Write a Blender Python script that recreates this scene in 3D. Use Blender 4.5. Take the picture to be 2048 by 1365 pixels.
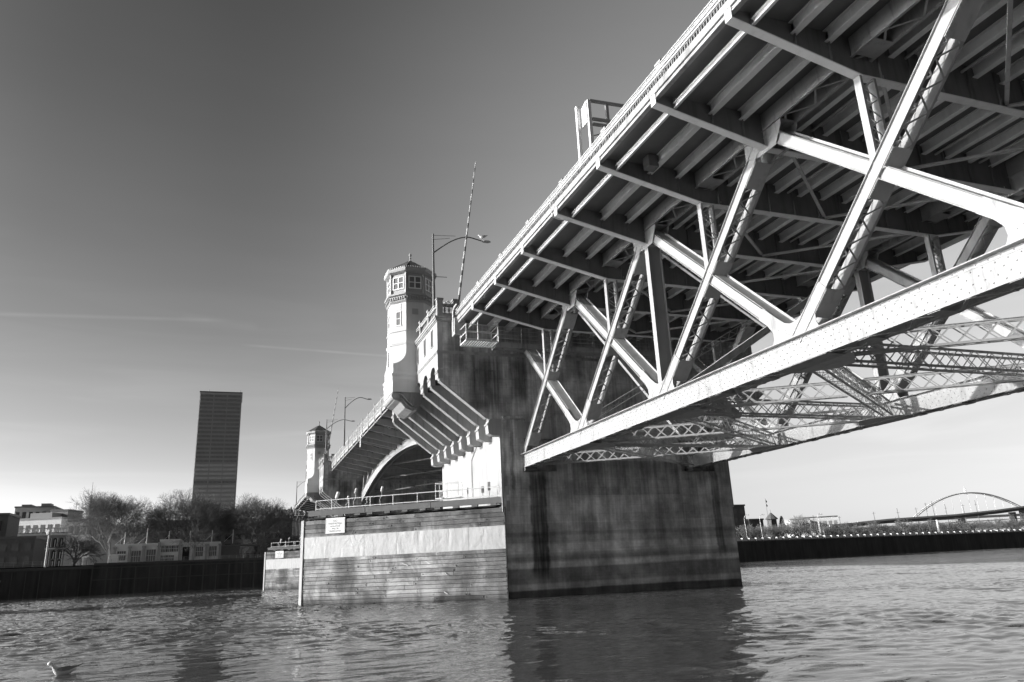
import bpy, bmesh, math, random
from mathutils import Vector as V, Matrix
from math import sin, cos, pi, radians, sqrt
random.seed(7)
S = bpy.context.scene
for o in list(bpy.data.objects): bpy.data.objects.remove(o)
COL = S.collection
# ------------------------------------------------------------------ camera
CP = V((-60.53, 23.539, 2.651)); YAW, PIT, ROL, FPX = 0.356, 0.293, -0.046, 1484.247
Fv = V((cos(YAW)*cos(PIT), -sin(YAW)*cos(PIT), sin(PIT)))
Rv = V((-sin(YAW), -cos(YAW), 0)); Uv = V((-cos(YAW)*sin(PIT), sin(YAW)*sin(PIT), cos(PIT)))
Rc = Rv*cos(ROL)+Uv*sin(ROL); Uc = -Rv*sin(ROL)+Uv*cos(ROL)
cd = bpy.data.cameras.new('camera'); cam = bpy.data.objects.new('camera', cd); COL.objects.link(cam)
cd.sensor_width = 36; cd.lens = FPX/2048*36; cd.clip_start = .3; cd.clip_end = 8000
m = Matrix((Rc, Uc, -Fv)).transposed().to_4x4(); m.translation = CP; cam.matrix_world = m
S.camera = cam
# ------------------------------------------------------------------ sun, sky, exposure
SUN_EL, SUN_AZ = radians(17), radians(9)      # azimuth from +Y towards +X
sd = V((sin(SUN_AZ)*cos(SUN_EL), cos(SUN_AZ)*cos(SUN_EL), sin(SUN_EL)))
sl = bpy.data.lights.new('sun', 'SUN'); sl.energy = 4.4; sl.angle = radians(.5); sl.color = (1, .995, .985)
so = bpy.data.objects.new('sun', sl); COL.objects.link(so); so.rotation_euler = sd.to_track_quat('Z', 'Y').to_euler()
W = bpy.data.worlds.new('World'); S.world = W; W.use_nodes = True
nt = W.node_tree; nt.nodes.clear()
def wn(t, **k):
    n = nt.nodes.new(t)
    for a, b in k.items(): setattr(n, a, b)
    return n
def wmath(op, a, b=None, c=None, clamp=False):
    n = nt.nodes.new('ShaderNodeMath'); n.operation = op; n.use_clamp = clamp
    for i, v in enumerate((a, b, c)):
        if v is None: continue
        if isinstance(v, (int, float)): n.inputs[i].default_value = v
        else: nt.links.new(v, n.inputs[i])
    return n.outputs[0]
sky = wn('ShaderNodeTexSky', sky_type='NISHITA', sun_disc=False)
sky.sun_elevation = SUN_EL; sky.sun_rotation = SUN_AZ; sky.air_density = 1.0; sky.dust_density = .6; sky.ozone_density = 1.0
tc = wn('ShaderNodeTexCoord'); sx = wn('ShaderNodeSeparateXYZ'); nt.links.new(tc.outputs['Generated'], sx.inputs[0])
sep = wn('ShaderNodeSeparateColor'); nt.links.new(sky.outputs[0], sep.inputs[0])
red = wmath('ADD', wmath('MULTIPLY', sep.outputs[0], .75), wmath('MULTIPLY', sep.outputs[1], .25))   # black and white film behind a red filter
el = wmath('ARCSINE', wmath('MAXIMUM', sx.outputs[2], 0.0))
# a deep red filter and a polariser darken the clear upper sky
fall = wmath('ADD', .235, wmath('MULTIPLY', .73, wmath('POWER', 2.718, wmath('MULTIPLY', el, -3.2))))
def wsm(v, a, b, c, d):
    n = nt.nodes.new('ShaderNodeMapRange'); n.interpolation_type = 'SMOOTHSTEP'; nt.links.new(v, n.inputs[0])
    for i, k in enumerate((a, b, c, d)): n.inputs[i+1].default_value = k
    return n.outputs[0]
saz = wsm(sx.outputs[1], .05, -.5, 0, 1); sel = wsm(el, -.12, .62, 0, 1)
lift = wmath('ADD', 2.45, wmath('MULTIPLY', saz, wmath('SUBTRACT', wmath('MULTIPLY', sel, 6.8), 1.85)))
lift = wmath('MULTIPLY', lift, wsm(sx.outputs[0], -.55, .2, .17, 1.0))      # the half of the sky behind the camera, opposite the haze, is dimmed to deepen the shaded faces
ds = wn('ShaderNodeVectorMath', operation='DOT_PRODUCT'); nt.links.new(tc.outputs['Generated'], ds.inputs[0]); ds.inputs[1].default_value = sd
lift = wmath('MULTIPLY', lift, wsm(ds.outputs['Value'], .45, 1.0, 1.0, 3.0))       # glow of haze round the low sun, boosted out of view to brighten sunward faces
val = wmath('MULTIPLY', wmath('MULTIPLY', red, fall), lift)
# contrails: thin streaks at fixed directions in the sky
def contrail(a, b, w, amt, prev):
    a = V(a).normalized(); b = V(b).normalized(); n = a.cross(b).normalized(); mid = (a+b).normalized(); half = a.dot(mid)
    dn = wn('ShaderNodeVectorMath', operation='DOT_PRODUCT'); nt.links.new(tc.outputs['Generated'], dn.inputs[0]); dn.inputs[1].default_value = n
    dm = wn('ShaderNodeVectorMath', operation='DOT_PRODUCT'); nt.links.new(tc.outputs['Generated'], dm.inputs[0]); dm.inputs[1].default_value = mid
    nz = wn('ShaderNodeTexNoise'); nz.inputs['Scale'].default_value = 22; nt.links.new(tc.outputs['Generated'], nz.inputs['Vector'])
    g = wmath('SUBTRACT', 1.0, wmath('DIVIDE', wmath('ABSOLUTE', dn.outputs['Value']), w), clamp=True)
    r = wmath('MULTIPLY', wmath('SUBTRACT', dm.outputs['Value'], half), 1/(1-half)*2.5, clamp=True)
    return wmath('ADD', prev, wmath('MULTIPLY', wmath('MULTIPLY', g, r), wmath('MULTIPLY', nz.outputs[0], amt)))
def skydir(px, py):
    a = (px-1024)/FPX; b = (py-682.5)/FPX; return (Fv+Rc*a-Uc*b).normalized()
mul = contrail(skydir(-300, 620), skydir(470, 642), .0032, .26, 0.0)
mul = contrail(skydir(480, 690), skydir(820, 716), .0022, .30, mul)
mul = contrail(skydir(360, 633), skydir(520, 655), .007, .12, mul)
cn = wn('ShaderNodeTexNoise'); cn.inputs['Scale'].default_value = 2.2; cn.inputs['Detail'].default_value = 3
mp = wn('ShaderNodeMapping'); mp.inputs['Scale'].default_value = (1, 1, 5); nt.links.new(tc.outputs['Generated'], mp.inputs[0]); nt.links.new(mp.outputs[0], cn.inputs['Vector'])
wz_ = wn('ShaderNodeTexNoise'); wz_.inputs['Scale'].default_value = 3.5; wz_.inputs['Detail'].default_value = 6; wz_.inputs['Distortion'].default_value = .6
mp2 = wn('ShaderNodeMapping'); mp2.inputs['Scale'].default_value = (1, 1, 9); mp2.inputs['Rotation'].default_value = (radians(5), 0, 0); nt.links.new(tc.outputs['Generated'], mp2.inputs[0]); nt.links.new(mp2.outputs[0], wz_.inputs['Vector'])
wisp = wmath('MULTIPLY', wsm(wz_.outputs[0], .42, .75, 0, .09), wmath('MULTIPLY', wsm(el, .04, .14, 0, 1), wsm(el, .22, .5, 1, 0)))
mul = wmath('ADD', mul, wmath('ADD', wisp, wmath('ADD', .92, wmath('MULTIPLY', cn.outputs[0], .16))))
val = wmath('MULTIPLY', val, mul)
bg = wn('ShaderNodeBackground'); bg.inputs[1].default_value = .100; nt.links.new(val, bg.inputs[0])
wo = wn('ShaderNodeOutputWorld'); nt.links.new(bg.outputs[0], wo.inputs[0])
S.view_settings.view_transform = 'Standard'; S.view_settings.look = 'None'; S.view_settings.exposure = .15; S.view_settings.gamma = 1
S.render.engine = 'CYCLES'
S.cycles.max_bounces = 7; S.cycles.sample_clamp_indirect = 0; S.cycles.caustics_reflective = True; S.cycles.blur_glossy = .5
# ------------------------------------------------------------------ materials
class M:
    def __init__(s, name):
        s.m = bpy.data.materials.new(name); s.m.use_nodes = True; s.t = s.m.node_tree; s.t.nodes.clear()
        s.o = s.t.nodes.new('ShaderNodeOutputMaterial'); s.b = s.t.nodes.new('ShaderNodeBsdfPrincipled'); s.t.links.new(s.b.outputs[0], s.o.inputs[0])
        s.c = s.t.nodes.new('ShaderNodeTexCoord').outputs['Object']
        q = s.t.nodes.new('ShaderNodeSeparateXYZ'); s.t.links.new(s.c, q.inputs[0]); s.x, s.y, s.z = q.outputs
    def ma(s, op, a, b=None, c=None, clamp=False):
        n = s.t.nodes.new('ShaderNodeMath'); n.operation = op; n.use_clamp = clamp
        for i, v in enumerate((a, b, c)):
            if v is None: continue
            if isinstance(v, (int, float)): n.inputs[i].default_value = v
            else: s.t.links.new(v, n.inputs[i])
        return n.outputs[0]
    def noise(s, sc=1, stretch=(1, 1, 1), det=5, rough=.6, dist=0):
        mp = s.t.nodes.new('ShaderNodeMapping'); mp.inputs['Scale'].default_value = stretch; s.t.links.new(s.c, mp.inputs[0])
        n = s.t.nodes.new('ShaderNodeTexNoise'); n.inputs['Scale'].default_value = sc; n.inputs['Detail'].default_value = det
        n.inputs['Roughness'].default_value = rough; n.inputs['Distortion'].default_value = dist
        s.t.links.new(mp.outputs[0], n.inputs['Vector']); return n.outputs[0]
    def mr(s, v, a, b, c, d):
        n = s.t.nodes.new('ShaderNodeMapRange'); n.interpolation_type = 'SMOOTHSTEP'
        s.t.links.new(v, n.inputs[0])
        for i, k in enumerate((a, b, c, d)): n.inputs[i+1].default_value = k
        return n.outputs[0]
    def band(s, v, lo, hi, soft):      # 1 inside lo..hi
        return s.ma('MULTIPLY', s.mr(v, lo-soft, lo+soft, 0, 1), s.mr(v, hi-soft, hi+soft, 1, 0))
    def col(s, v):
        s.t.links.new(v, s.b.inputs['Base Color'])
    def bump(s, h, st, d=.02):
        n = s.t.nodes.new('ShaderNodeBump'); n.inputs['Strength'].default_value = st; n.inputs['Distance'].default_value = d
        s.t.links.new(h, n.inputs['Height']); s.t.links.new(n.outputs[0], s.b.inputs['Normal'])
    def set(s, rough=.6, metal=0, spec=.5):
        s.b.inputs['Roughness'].default_value = rough; s.b.inputs['Metallic'].default_value = metal
        s.b.inputs['Specular IOR Level'].default_value = spec; return s.m
def simple(name, c, var=.12, sc=1.5, rough=.6, metal=0, streak=0, bump=.0, spec=.4, stretch=(1, 1, 1)):
    a = M(name); n = a.noise(sc, stretch)
    v = a.ma('ADD', 1-var, a.ma('MULTIPLY', n, 2*var))
    if streak:
        k = a.mr(a.noise(2.2, (1, 1, .07), 4), .45, .75, 0, 1)
        v = a.ma('MULTIPLY', v, a.ma('SUBTRACT', 1.0, a.ma('MULTIPLY', k, streak)))
    a.col(a.ma('MULTIPLY', v, c))
    if bump: a.bump(a.noise(sc*6), bump)
    return a.set(rough, metal, spec)
STEEL = simple('painted_steel', .39, .16, .8, .45, streak=.22, spec=.3)
STEELS = simple('bounce_lit_steel', .82, .08, 1.2, .5, streak=.12, spec=.3)  # paler copy of the bridge steel, with bounced water light put into its colour
STEELSHADE = simple('shade_toned_steel', .19, .22, .8, .6, streak=.3, spec=.25)  # darker copy of the bridge steel, with the beam webs' shade put into its colour
STEEL2 = simple('weathered_steel', .50, .14, .9, .5, streak=.25, spec=.3)
STEELD = simple('dark_steel', .16, .2, .9, .5, spec=.3)
CONC = simple('concrete', .34, .25, .7, .85, streak=.35, bump=.3, spec=.2)
CONCL = simple('pale_concrete', .40, .24, .9, .85, streak=.4, bump=.25, spec=.2)
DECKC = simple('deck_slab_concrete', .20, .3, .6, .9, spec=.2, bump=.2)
WALLW = simple('whitewashed_concrete', .38, .20, .6, .8, streak=.22, bump=.2, spec=.2)
TOWERM = simple('tower_stucco', .62, .07, .8, .8, streak=.10, bump=.12, spec=.2)
TRIM = simple('painted_trim', .38, .08, 1, .6)
WHITE = simple('white_paint', .8, .04, 1, .5)
ROOFM = simple('roof_tiles', .07, .35, 4, .8, bump=.5)
GLASS = simple('window_glass', .05, .2, .5, .08, spec=.6)
GLASS2 = simple('grey_window_glass', .16, .3, .8, .15, spec=.6)
RAIL = simple('white_rail_paint', .72, .06, 2, .4)
PALE = simple('pale_arch_paint', .92, .02, .1, .5)
RAILD = simple('grimy_rail_casting', .22, .3, 3, .6)
DARK = simple('near_black', .02, .2, 1, .8)
BRICK = simple('dark_brick', .14, .25, 1.2, .9)
BLD = simple('grey_render', .36, .12, .3, .8)
BLDL = simple('light_render', .82, .08, .3, .8)
BARK = simple('bare_bark', .17, .3, 2, .9)
BARKL = simple('pale_bark', .26, .3, 2, .9)
CONIF = simple('conifer_needles', .05, .4, 2, .9)
GROUNDM = simple('riverbank_paving', .16, .3, .2, .9)
BEDM = simple('river_bed', .05, .3, .1, 1)
HILLM = simple('wooded_hill', .13, .4, .03, 1)
STOP = simple('black_and_white_arm', .5, 0, 1, .5)
def mk_stripe():
    a = M('striped_paint'); w = a.ma('FRACT', a.ma('MULTIPLY', a.z, .8)); a.col(a.ma('ADD', .10, a.ma('MULTIPLY', a.ma('LESS_THAN', w, .6), .38))); return a.set(.5)
STRIPE = mk_stripe()
def mk_rivet():   # riveted chord plates: paint with faint grime
    a = M('riveted_white_steel'); n = a.noise(1.2); k = a.mr(a.noise(2.6, (1, 1, .16), 6, .7), .5, .68, 0, 1.3)
    a.col(a.ma('MULTIPLY', a.ma('SUBTRACT', a.ma('ADD', .30, a.ma('MULTIPLY', n, .16)), a.ma('MULTIPLY', k, .10)), 1.0)); a.bump(n, .15); return a.set(.5, 0, .3)
RIV = mk_rivet()
def mk_pier():
    a = M('pier_concrete')                        # local: x from pier centre, y from bridge axis (near truss at +8.37)
    n = a.noise(.5, (1, 1, 1), 7); n2 = a.noise(3.5, (1, 1, .05), 4); n3 = a.noise(.8, (1, .08, 1), 4); grain = a.noise(1.2, (.25, .25, 9), 3)
    v = a.ma('ADD', .30, a.ma('MULTIPLY', a.mr(n, .3, .7, 0, 1), .34))
    nf = a.noise(2.5, (1, 1, 1), 8, .7); v = a.ma('MULTIPLY', v, a.ma('ADD', .7, a.ma('MULTIPLY', nf, .6)))
    pl = a.ma('ABSOLUTE', a.ma('SUBTRACT', a.ma('FRACT', a.ma('MULTIPLY', a.z, 1.35)), .5)); v = a.ma('MULTIPLY', v, a.mr(pl, .46, .5, 1, .82))
    v = a.ma('MULTIPLY', v, a.ma('ADD', 1.0, a.ma('MULTIPLY', a.ma('SUBTRACT', a.mr(n2, .3, .7, .8, 1.3), 1.0), a.mr(a.z, 2.5, 11, .25, 1.0)))); v = a.ma('MULTIPLY', v, a.mr(a.noise(.9, (1, 1, .12), 5), .35, .65, .82, 1.2))
    v = a.ma('MULTIPLY', v, a.ma('ADD', .85, a.ma('MULTIPLY', grain, .3)))
    wz = a.ma('ADD', a.z, a.ma('MULTIPLY', a.ma('SUBTRACT', a.noise(.35, (1, 1, 0)), .5), 2.0))
    wy = a.ma('ADD', a.y, a.ma('MULTIPLY', a.ma('SUBTRACT', a.noise(.6, (.1, .1, 1)), .5), .8))
    stk = a.mr(a.noise(4.5, (1, 1, .04), 5, .7), .30, .62, .65, 1.1)
    def stain(y0, y1, z0, z1, amt, sy=.3, sz=.5):
        nonlocal v
        k = a.ma('MULTIPLY', a.ma('MULTIPLY', a.band(wy, y0, y1, sy*.6), a.band(a.z, z0, z1, sz)), stk)
        v = a.ma('MULTIPLY', v, a.ma('ADD', 1.0, a.ma('MULTIPLY', k, amt)))
    stain(6.9, 8.4, 1.8, 10.4, -.72, .25, .6); stain(6.3, 7.9, .8, 5, -.45, .4, .8)
    stain(-10.7, -9.9, 3, 10.8, -.55, .15, .8); stain(1.3, 2.2, 4.5, 9.2, .55, .3, 1.2); stain(3.0, 3.3, 4, 8.5, .3, .2, 1)
    stain(-6.5, 4.4, 8.25, 11.3, -.33, .05, .05); stain(-4.5, -3.4, 3.5, 7, -.35, .3, 1)
    stain(9.7, 10.0, 8.5, 14, -.5, .12, .7); stain(10.4, 10.7, 9, 13.6, -.4, .12, .7)
    stain(10.6, 13.4, 15.5, 20.6, -.62, .5, .8); stain(8.2, 9.8, 16.5, 20.6, -.55, .3, .8); stain(5.5, 6.3, 14, 20.5, -.4, .3, 1); stain(13.8, 14.6, 19, 24, -.3, .3, .8)
    for z0, z1, amt in ((-.5, .55, -.75), (1.1, 2.3, -.38), (2.9, 3.25, -.3), (3.5, 4.3, .35), (2.35, 2.8, .3), (4.9, 5.2, -.25), (5.9, 6.0, .25)):
        k = a.band(a.ma('ADD', a.z, a.ma('MULTIPLY', a.ma('SUBTRACT', n3, .5), .5)), z0, z1, .12)
        v = a.ma('MULTIPLY', v, a.ma('ADD', 1.0, a.ma('MULTIPLY', k, amt)))
    a.col(v); a.bump(a.ma('ADD', n, grain), .35, .03); return a.set(.85, 0, .25)
PIERM = mk_pier()
def mk_plank():
    a = M('weathered_planks')
    at = a.t.nodes.new('ShaderNodeAttribute'); at.attribute_name = 'shade'; sh = at.outputs['Fac']
    n = a.noise(1.6, (1, 1, 7), 6); n2 = a.noise(.45, (1, 1, .5), 4)
    v = a.ma('MULTIPLY', sh, a.ma('ADD', .62, a.ma('MULTIPLY', n, .76)))
    v = a.ma('MULTIPLY', v, a.mr(n2, .35, .62, .62, 1.12)); v = a.ma('MULTIPLY', v, a.mr(a.noise(.5, (1, 1, .9), 5, .7, .8), .38, .6, .6, 1.05))
    v = a.ma('MULTIPLY', v, a.mr(a.x, -9.5, -5.0, .62, 1.0))
    # oil stain and wet foot of the wall
    d = a.ma('ABSOLUTE', a.ma('SUBTRACT', a.x, a.ma('ADD', -.65, a.ma('MULTIPLY', a.noise(.9), 1.2))))
    v = a.ma('MULTIPLY', v, a.ma('SUBTRACT', 1.0, a.ma('MULTIPLY', a.ma('MULTIPLY', a.mr(d, .3, 1.1, 1, 0), a.band(a.z, 1.2, 7.2, .5)), .45)))
    v = a.ma('MULTIPLY', v, a.mr(a.z, .1, .9, .35, 1))
    v = a.ma('MULTIPLY', v, a.mr(a.z, 5.8, 6.1, 1, .6))
    a.col(v); a.bump(n, .4, .02); return a.set(.8, 0, .2)
PLANK = mk_plank()
def mk_sheet():
    a = M('crumpled_sheet_metal'); n = a.noise(.9, (1, 1, .5), 3, .5, 1.0); n2 = a.noise(4, (1, 1, .3))
    a.col(a.ma('ADD', .34, a.ma('MULTIPLY', n2, .26))); a.bump(n, .5, .12); return a.set(.5, .15, .4)
SHEET = mk_sheet()
def mk_seawall():
    a = M('dark_seawall'); n = a.noise(.25, (1, 1, .3), 6); n2 = a.noise(1.2, (1, 1, .06), 4)
    v = a.ma('MULTIPLY', a.ma('ADD', .03, a.ma('MULTIPLY', n, .14)), a.ma('ADD', .5, n2)); a.col(v); a.bump(n, .3, .1); return a.set(.9, 0, .15)
SEAW = mk_seawall()
def mk_water():
    a = M('river_water'); a.b.inputs['Base Color'].default_value = (.07, .07, .07, 1)
    a.b.inputs['IOR'].default_value = 1.36; a.b.inputs['Roughness'].default_value = .015
    g = a.t.nodes.new('ShaderNodeNewGeometry'); a.c = g.outputs['Position']
    def nz(sc, st, det=3, rough=.55, rot=0.3, dist=0):
        mp = a.t.nodes.new('ShaderNodeMapping'); mp.inputs['Scale'].default_value = st; mp.inputs['Rotation'].default_value = (0, 0, rot); a.t.links.new(a.c, mp.inputs[0])
        n = a.t.nodes.new('ShaderNodeTexNoise'); n.inputs['Scale'].default_value = sc; n.inputs['Detail'].default_value = det; n.inputs['Roughness'].default_value = rough; n.inputs['Distortion'].default_value = dist
        a.t.links.new(mp.outputs[0], n.inputs['Vector']); return n.outputs[0]
    h = a.ma('MULTIPLY', nz(.85, (1, .36, 1), 4, .58, .35, .9), .8)
    h = a.ma('ADD', h, a.ma('MULTIPLY', nz(.38, (1, .4, 1), 3, .5, .1, .5), 1.0))
    h = a.ma('ADD', h, a.ma('MULTIPLY', nz(.16, (1, .6, 1), 3, .5, -.3), 2.2))
    h = a.ma('ADD', h, a.ma('MULTIPLY', nz(3.2, (1, .6, 1), 3, .6, .1, .4), .22))
    patch = a.mr(nz(.018, (1, .5, 1), 3, .5, .2), .35, .65, .55, 1.25)
    h = a.ma('MULTIPLY', h, patch)
    q = a.t.nodes.new('ShaderNodeSeparateXYZ'); a.t.links.new(a.c, q.inputs[0])
    inside = a.ma('MULTIPLY', a.ma('MULTIPLY', a.mr(q.outputs[0], 80, 126, 1, 0), a.mr(q.outputs[0], -60, -48, 0, 1)), a.ma('MULTIPLY', a.mr(q.outputs[1], -82, -60, 0, 1), a.mr(q.outputs[1], 75, 97, 1, 0)))
    h = a.ma('MULTIPLY', h, a.ma('SUBTRACT', .85, a.ma('MULTIPLY', inside, .47)))
    n = a.t.nodes.new('ShaderNodeBump'); n.inputs['Strength'].default_value = 1; n.inputs['Distance'].default_value = .13
    a.t.links.new(h, n.inputs['Height']); a.t.links.new(n.outputs[0], a.b.inputs['Normal']); return a.m
WATER = mk_water()
# ------------------------------------------------------------------ mesh helpers
class MB:
    def __init__(s): s.v = []; s.f = []; s.sh = []; s.cur = .4; s.org = V((0, 0, 0))
    def add(s, vs, fs):
        b = len(s.v); s.v += [tuple(p) for p in vs]; s.f += [tuple(b+i for i in f) for f in fs]; s.sh += [s.cur]*len(fs); return s
    def box(s, x0, x1, y0, y1, z0, z1):
        return s.add([(x, y, z) for x in (x0, x1) for y in (y0, y1) for z in (z0, z1)], [(0, 1, 3, 2), (4, 6, 7, 5), (0, 4, 5, 1), (2, 3, 7, 6), (0, 2, 6, 4), (1, 5, 7, 3)])
    def bar(s, A, B, w, h, up=(0, 0, 1)):      # w along side, h along up
        A = V(A); B = V(B); d = (B-A)
        if d.length < 1e-6: return s
        d.normalize(); u = V(up); u = u-d*u.dot(d)
        if u.length < 1e-4: u = V((1, 0, 0)); u = u-d*u.dot(d)
        u.normalize(); r = d.cross(u); vs = []
        for P in (A, B):
            for a in (-1, 1):
                for b in (-1, 1): vs.append(P+r*(a*w/2)+u*(b*h/2))
        return s.add(vs, [(0, 1, 3, 2), (4, 6, 7, 5), (0, 4, 5, 1), (2, 3, 7, 6), (0, 2, 6, 4), (1, 5, 7, 3)])
    def tube(s, A, B, r, r2=None, n=6, cap=True):
        A = V(A); B = V(B); d = (B-A)
        if d.length < 1e-6: return s
        d.normalize(); r2 = r if r2 is None else r2
        u = d.orthogonal().normalized(); w = d.cross(u); vs = []
        for P, q in ((A, r), (B, r2)):
            for i in range(n): t = 2*pi*i/n; vs.append(P+u*(q*cos(t))+w*(q*sin(t)))
        fs = [(i, (i+1) % n, n+(i+1) % n, n+i) for i in range(n)]
        if cap: fs += [tuple(range(n)), tuple(range(n, 2*n))]
        return s.add(vs, fs)
    def path(s, pts, r, n=6):
        for a, b in zip(pts, pts[1:]): s.tube(a, b, r, n=n)
        return s
    def prism(s, pts, ax, a, b):               # polygon pts in the plane normal to ax
        def P(p, q):
            return {'X': (q, p[0], p[1]), 'Y': (p[0], q, p[1]), 'Z': (p[0], p[1], q)}[ax]
        n = len(pts)
        return s.add([P(p, a) for p in pts]+[P(p, b) for p in pts], [tuple(range(n)), tuple(range(n, 2*n))]+[(i, (i+1) % n, n+(i+1) % n, n+i) for i in range(n)])
    def loft(s, rings, cap=True):
        n = len(rings[0]); vs = [p for r in rings for p in r]; fs = []
        for k in range(len(rings)-1):
            for i in range(n): fs.append((k*n+i, k*n+(i+1) % n, (k+1)*n+(i+1) % n, (k+1)*n+i))
        if cap: fs += [tuple(range(n)), tuple(range((len(rings)-1)*n, len(rings)*n))]
        return s.add(vs, fs)
    def lathe(s, c, prof, n=12):
        return s.loft([[(c[0]+r*cos(2*pi*i/n), c[1]+r*sin(2*pi*i/n), c[2]+z) for i in range(n)] for r, z in prof])
    def rivet(s, p, nrm, r=.035, h=.022):
        p = V(p); nrm = V(nrm).normalized(); u = nrm.orthogonal().normalized(); w = nrm.cross(u)
        return s.add([p+u*r, p+w*r, p-u*r, p-w*r, p+nrm*h+u*r*.4, p+nrm*h+w*r*.4, p+nrm*h-u*r*.4, p+nrm*h-w*r*.4],
                     [(0, 1, 5, 4), (1, 2, 6, 5), (2, 3, 7, 6), (3, 0, 4, 7), (4, 5, 6, 7)])
    def build(s, name, mat, parent=None, org=None, smooth=False, shade=False):
        root = parent
        while root is not None and root.parent is not None: root = root.parent
        o0 = V(root.location) if root is not None else (V(org) if org is not None else V((0, 0, 0)))
        me = bpy.data.meshes.new(name); me.from_pydata([tuple(V(p)-o0) for p in s.v], [], s.f)
        if shade:
            at = me.attributes.new('shade', 'FLOAT', 'FACE'); at.data.foreach_set('value', s.sh)
        bm = bmesh.new(); bm.from_mesh(me); bmesh.ops.recalc_face_normals(bm, faces=bm.faces); bm.to_mesh(me); bm.free()
        if smooth: me.polygons.foreach_set('use_smooth', [True]*len(me.polygons))
        me.materials.append(mat); me.update()
        o = bpy.data.objects.new(name, me); COL.objects.link(o)
        if parent is not None: o.parent = parent
        elif org is not None: o.location = org
        return o
def tag(o, label, cat, group=None, kind=None):
    if label: o['label'] = label
    if cat: o['category'] = cat
    if group: o['group'] = group
    if kind: o['kind'] = kind
    return o
def thing(name, loc, label, cat, group=None):
    o = bpy.data.objects.new(name, None); COL.objects.link(o); o.location = loc; return tag(o, label, cat, group)
def copy_tree(o, shift=None, parent=None, **k):
    c = o.copy(); COL.objects.link(c)
    if parent is not None: c.parent = parent
    if shift is not None: c.location = V(o.location)+V(shift)
    for a, b in k.items(): c[a] = b
    for ch in [x for x in ALL() if x.parent == o]: copy_tree(ch, None, c)
    return c
def ALL(): return list(bpy.data.objects)
def zigzag(mb, A, B, off, n, w, t, nrm):       # single lacing between two lines A-B and A+off - B+off
    A = V(A); B = V(B); off = V(off)
    for i in range(n):
        p = A.lerp(B, i/n); q = A.lerp(B, (i+1)/n)
        if i % 2 == 0: mb.bar(p, q+off, w, t, nrm)
        else: mb.bar(p+off, q, w, t, nrm)
def cross(mb, A, B, off, n, w, t, nrm):
    A = V(A); B = V(B); off = V(off); k = V(nrm).normalized()*t*1.1
    for i in range(n):
        p = A.lerp(B, i/n); q = A.lerp(B, (i+1)/n); mb.bar(p, q+off, w, t, nrm); mb.bar(p+off+k, q+k, w, t, nrm)
# ------------------------------------------------------------------ the setting
import numpy as np
def river():
    # real wind waves near the piers, flat water (with a ripple bump) beyond
    x0, x1, y0, y1, st = -57.0, 125.0, -80.0, 95.0, .18
    ny = int((y1-y0)/.19)+1; gx = [x0]
    while gx[-1] < x1: gx.append(gx[-1]+.10+.0026*(gx[-1]-x0))
    gx = np.array(gx); x1 = gx[-1]; nx = len(gx); gy = np.linspace(y0, y1, ny); X, Y = np.meshgrid(gx, gy, indexing='ij')
    rs = np.random.RandomState(4); Z = np.zeros_like(X)
    wx = X+.5*np.sin(Y*.31+1)+.4*np.sin(Y*.83+X*.21); wy = Y+.5*np.sin(X*.37)+.4*np.sin(X*.9-Y*.17)
    for k in range(110):
        lam = .42*(3.6/.42)**(rs.rand()**1.3); a = rs.normal(.25, .8); kk = 2*pi/lam
        Z += .0037*lam**.62*np.sin(kk*(wx*np.cos(a)+wy*np.sin(a))+rs.rand()*6.28)
    amp = 1+.45*np.sin(X*.07+Y*.045)+.3*np.sin(X*.19-Y*.13+2)
    lee = np.clip((np.hypot(X-5, (Y+8)*.6))/16, .55, 1)
    ex = np.minimum(np.minimum(X-x0, x1-X)/14, np.minimum(Y-y0, y1-Y)/14); Z *= amp*lee*np.clip(ex, 0, 1)
    vs = np.stack([X.ravel(), Y.ravel(), Z.ravel()], 1).tolist(); i = np.arange(nx-1)[:, None]*ny+np.arange(ny-1)[None, :]
    fs = np.stack([i, i+ny, i+ny+1, i+1], -1).reshape(-1, 4).tolist(); b = len(vs)
    vs += [(-900, -2500, 0), (3000, -2500, 0), (3000, 1500, 0), (-900, 1500, 0), (x0, y0, 0), (x1, y0, 0), (x1, y1, 0), (x0, y1, 0)]
    fs += [(b, b+1, b+5, b+4), (b+1, b+2, b+6, b+5), (b+2, b+3, b+7, b+6), (b+3, b, b+4, b+7)]
    me = bpy.data.meshes.new('river_water'); me.from_pydata(vs, [], fs); me.polygons.foreach_set('use_smooth', [True]*len(me.polygons)); me.materials.append(WATER); me.update()
    o = bpy.data.objects.new('river_water', me); COL.objects.link(o); o['kind'] = 'structure'
river()
mb = MB(); mb.box(-900, 3000, -2500, 1500, -6.2, -6); tag(mb.build('river_bed', BEDM), None, None, kind='structure')
WD = V((.155, -.988, 0)).normalized(); WN = V((-.988, -.155, 0)).normalized()     # sea wall direction and its normal towards the river
def wp(t, d=0, z=0): return V((175, 15, z))+WD*t-WN*d                          # t along the wall, d behind it
GZ = 7.55
mb = MB(); a, b, c, d = wp(-600, .6, GZ), wp(1400, .6, GZ), wp(1400, 2600, GZ), wp(-600, 2600, GZ); mb.add([a, b, c, d], [(0, 1, 2, 3)]); tag(mb.build('riverbank_ground', GROUNDM), None, None, kind='structure')
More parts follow.
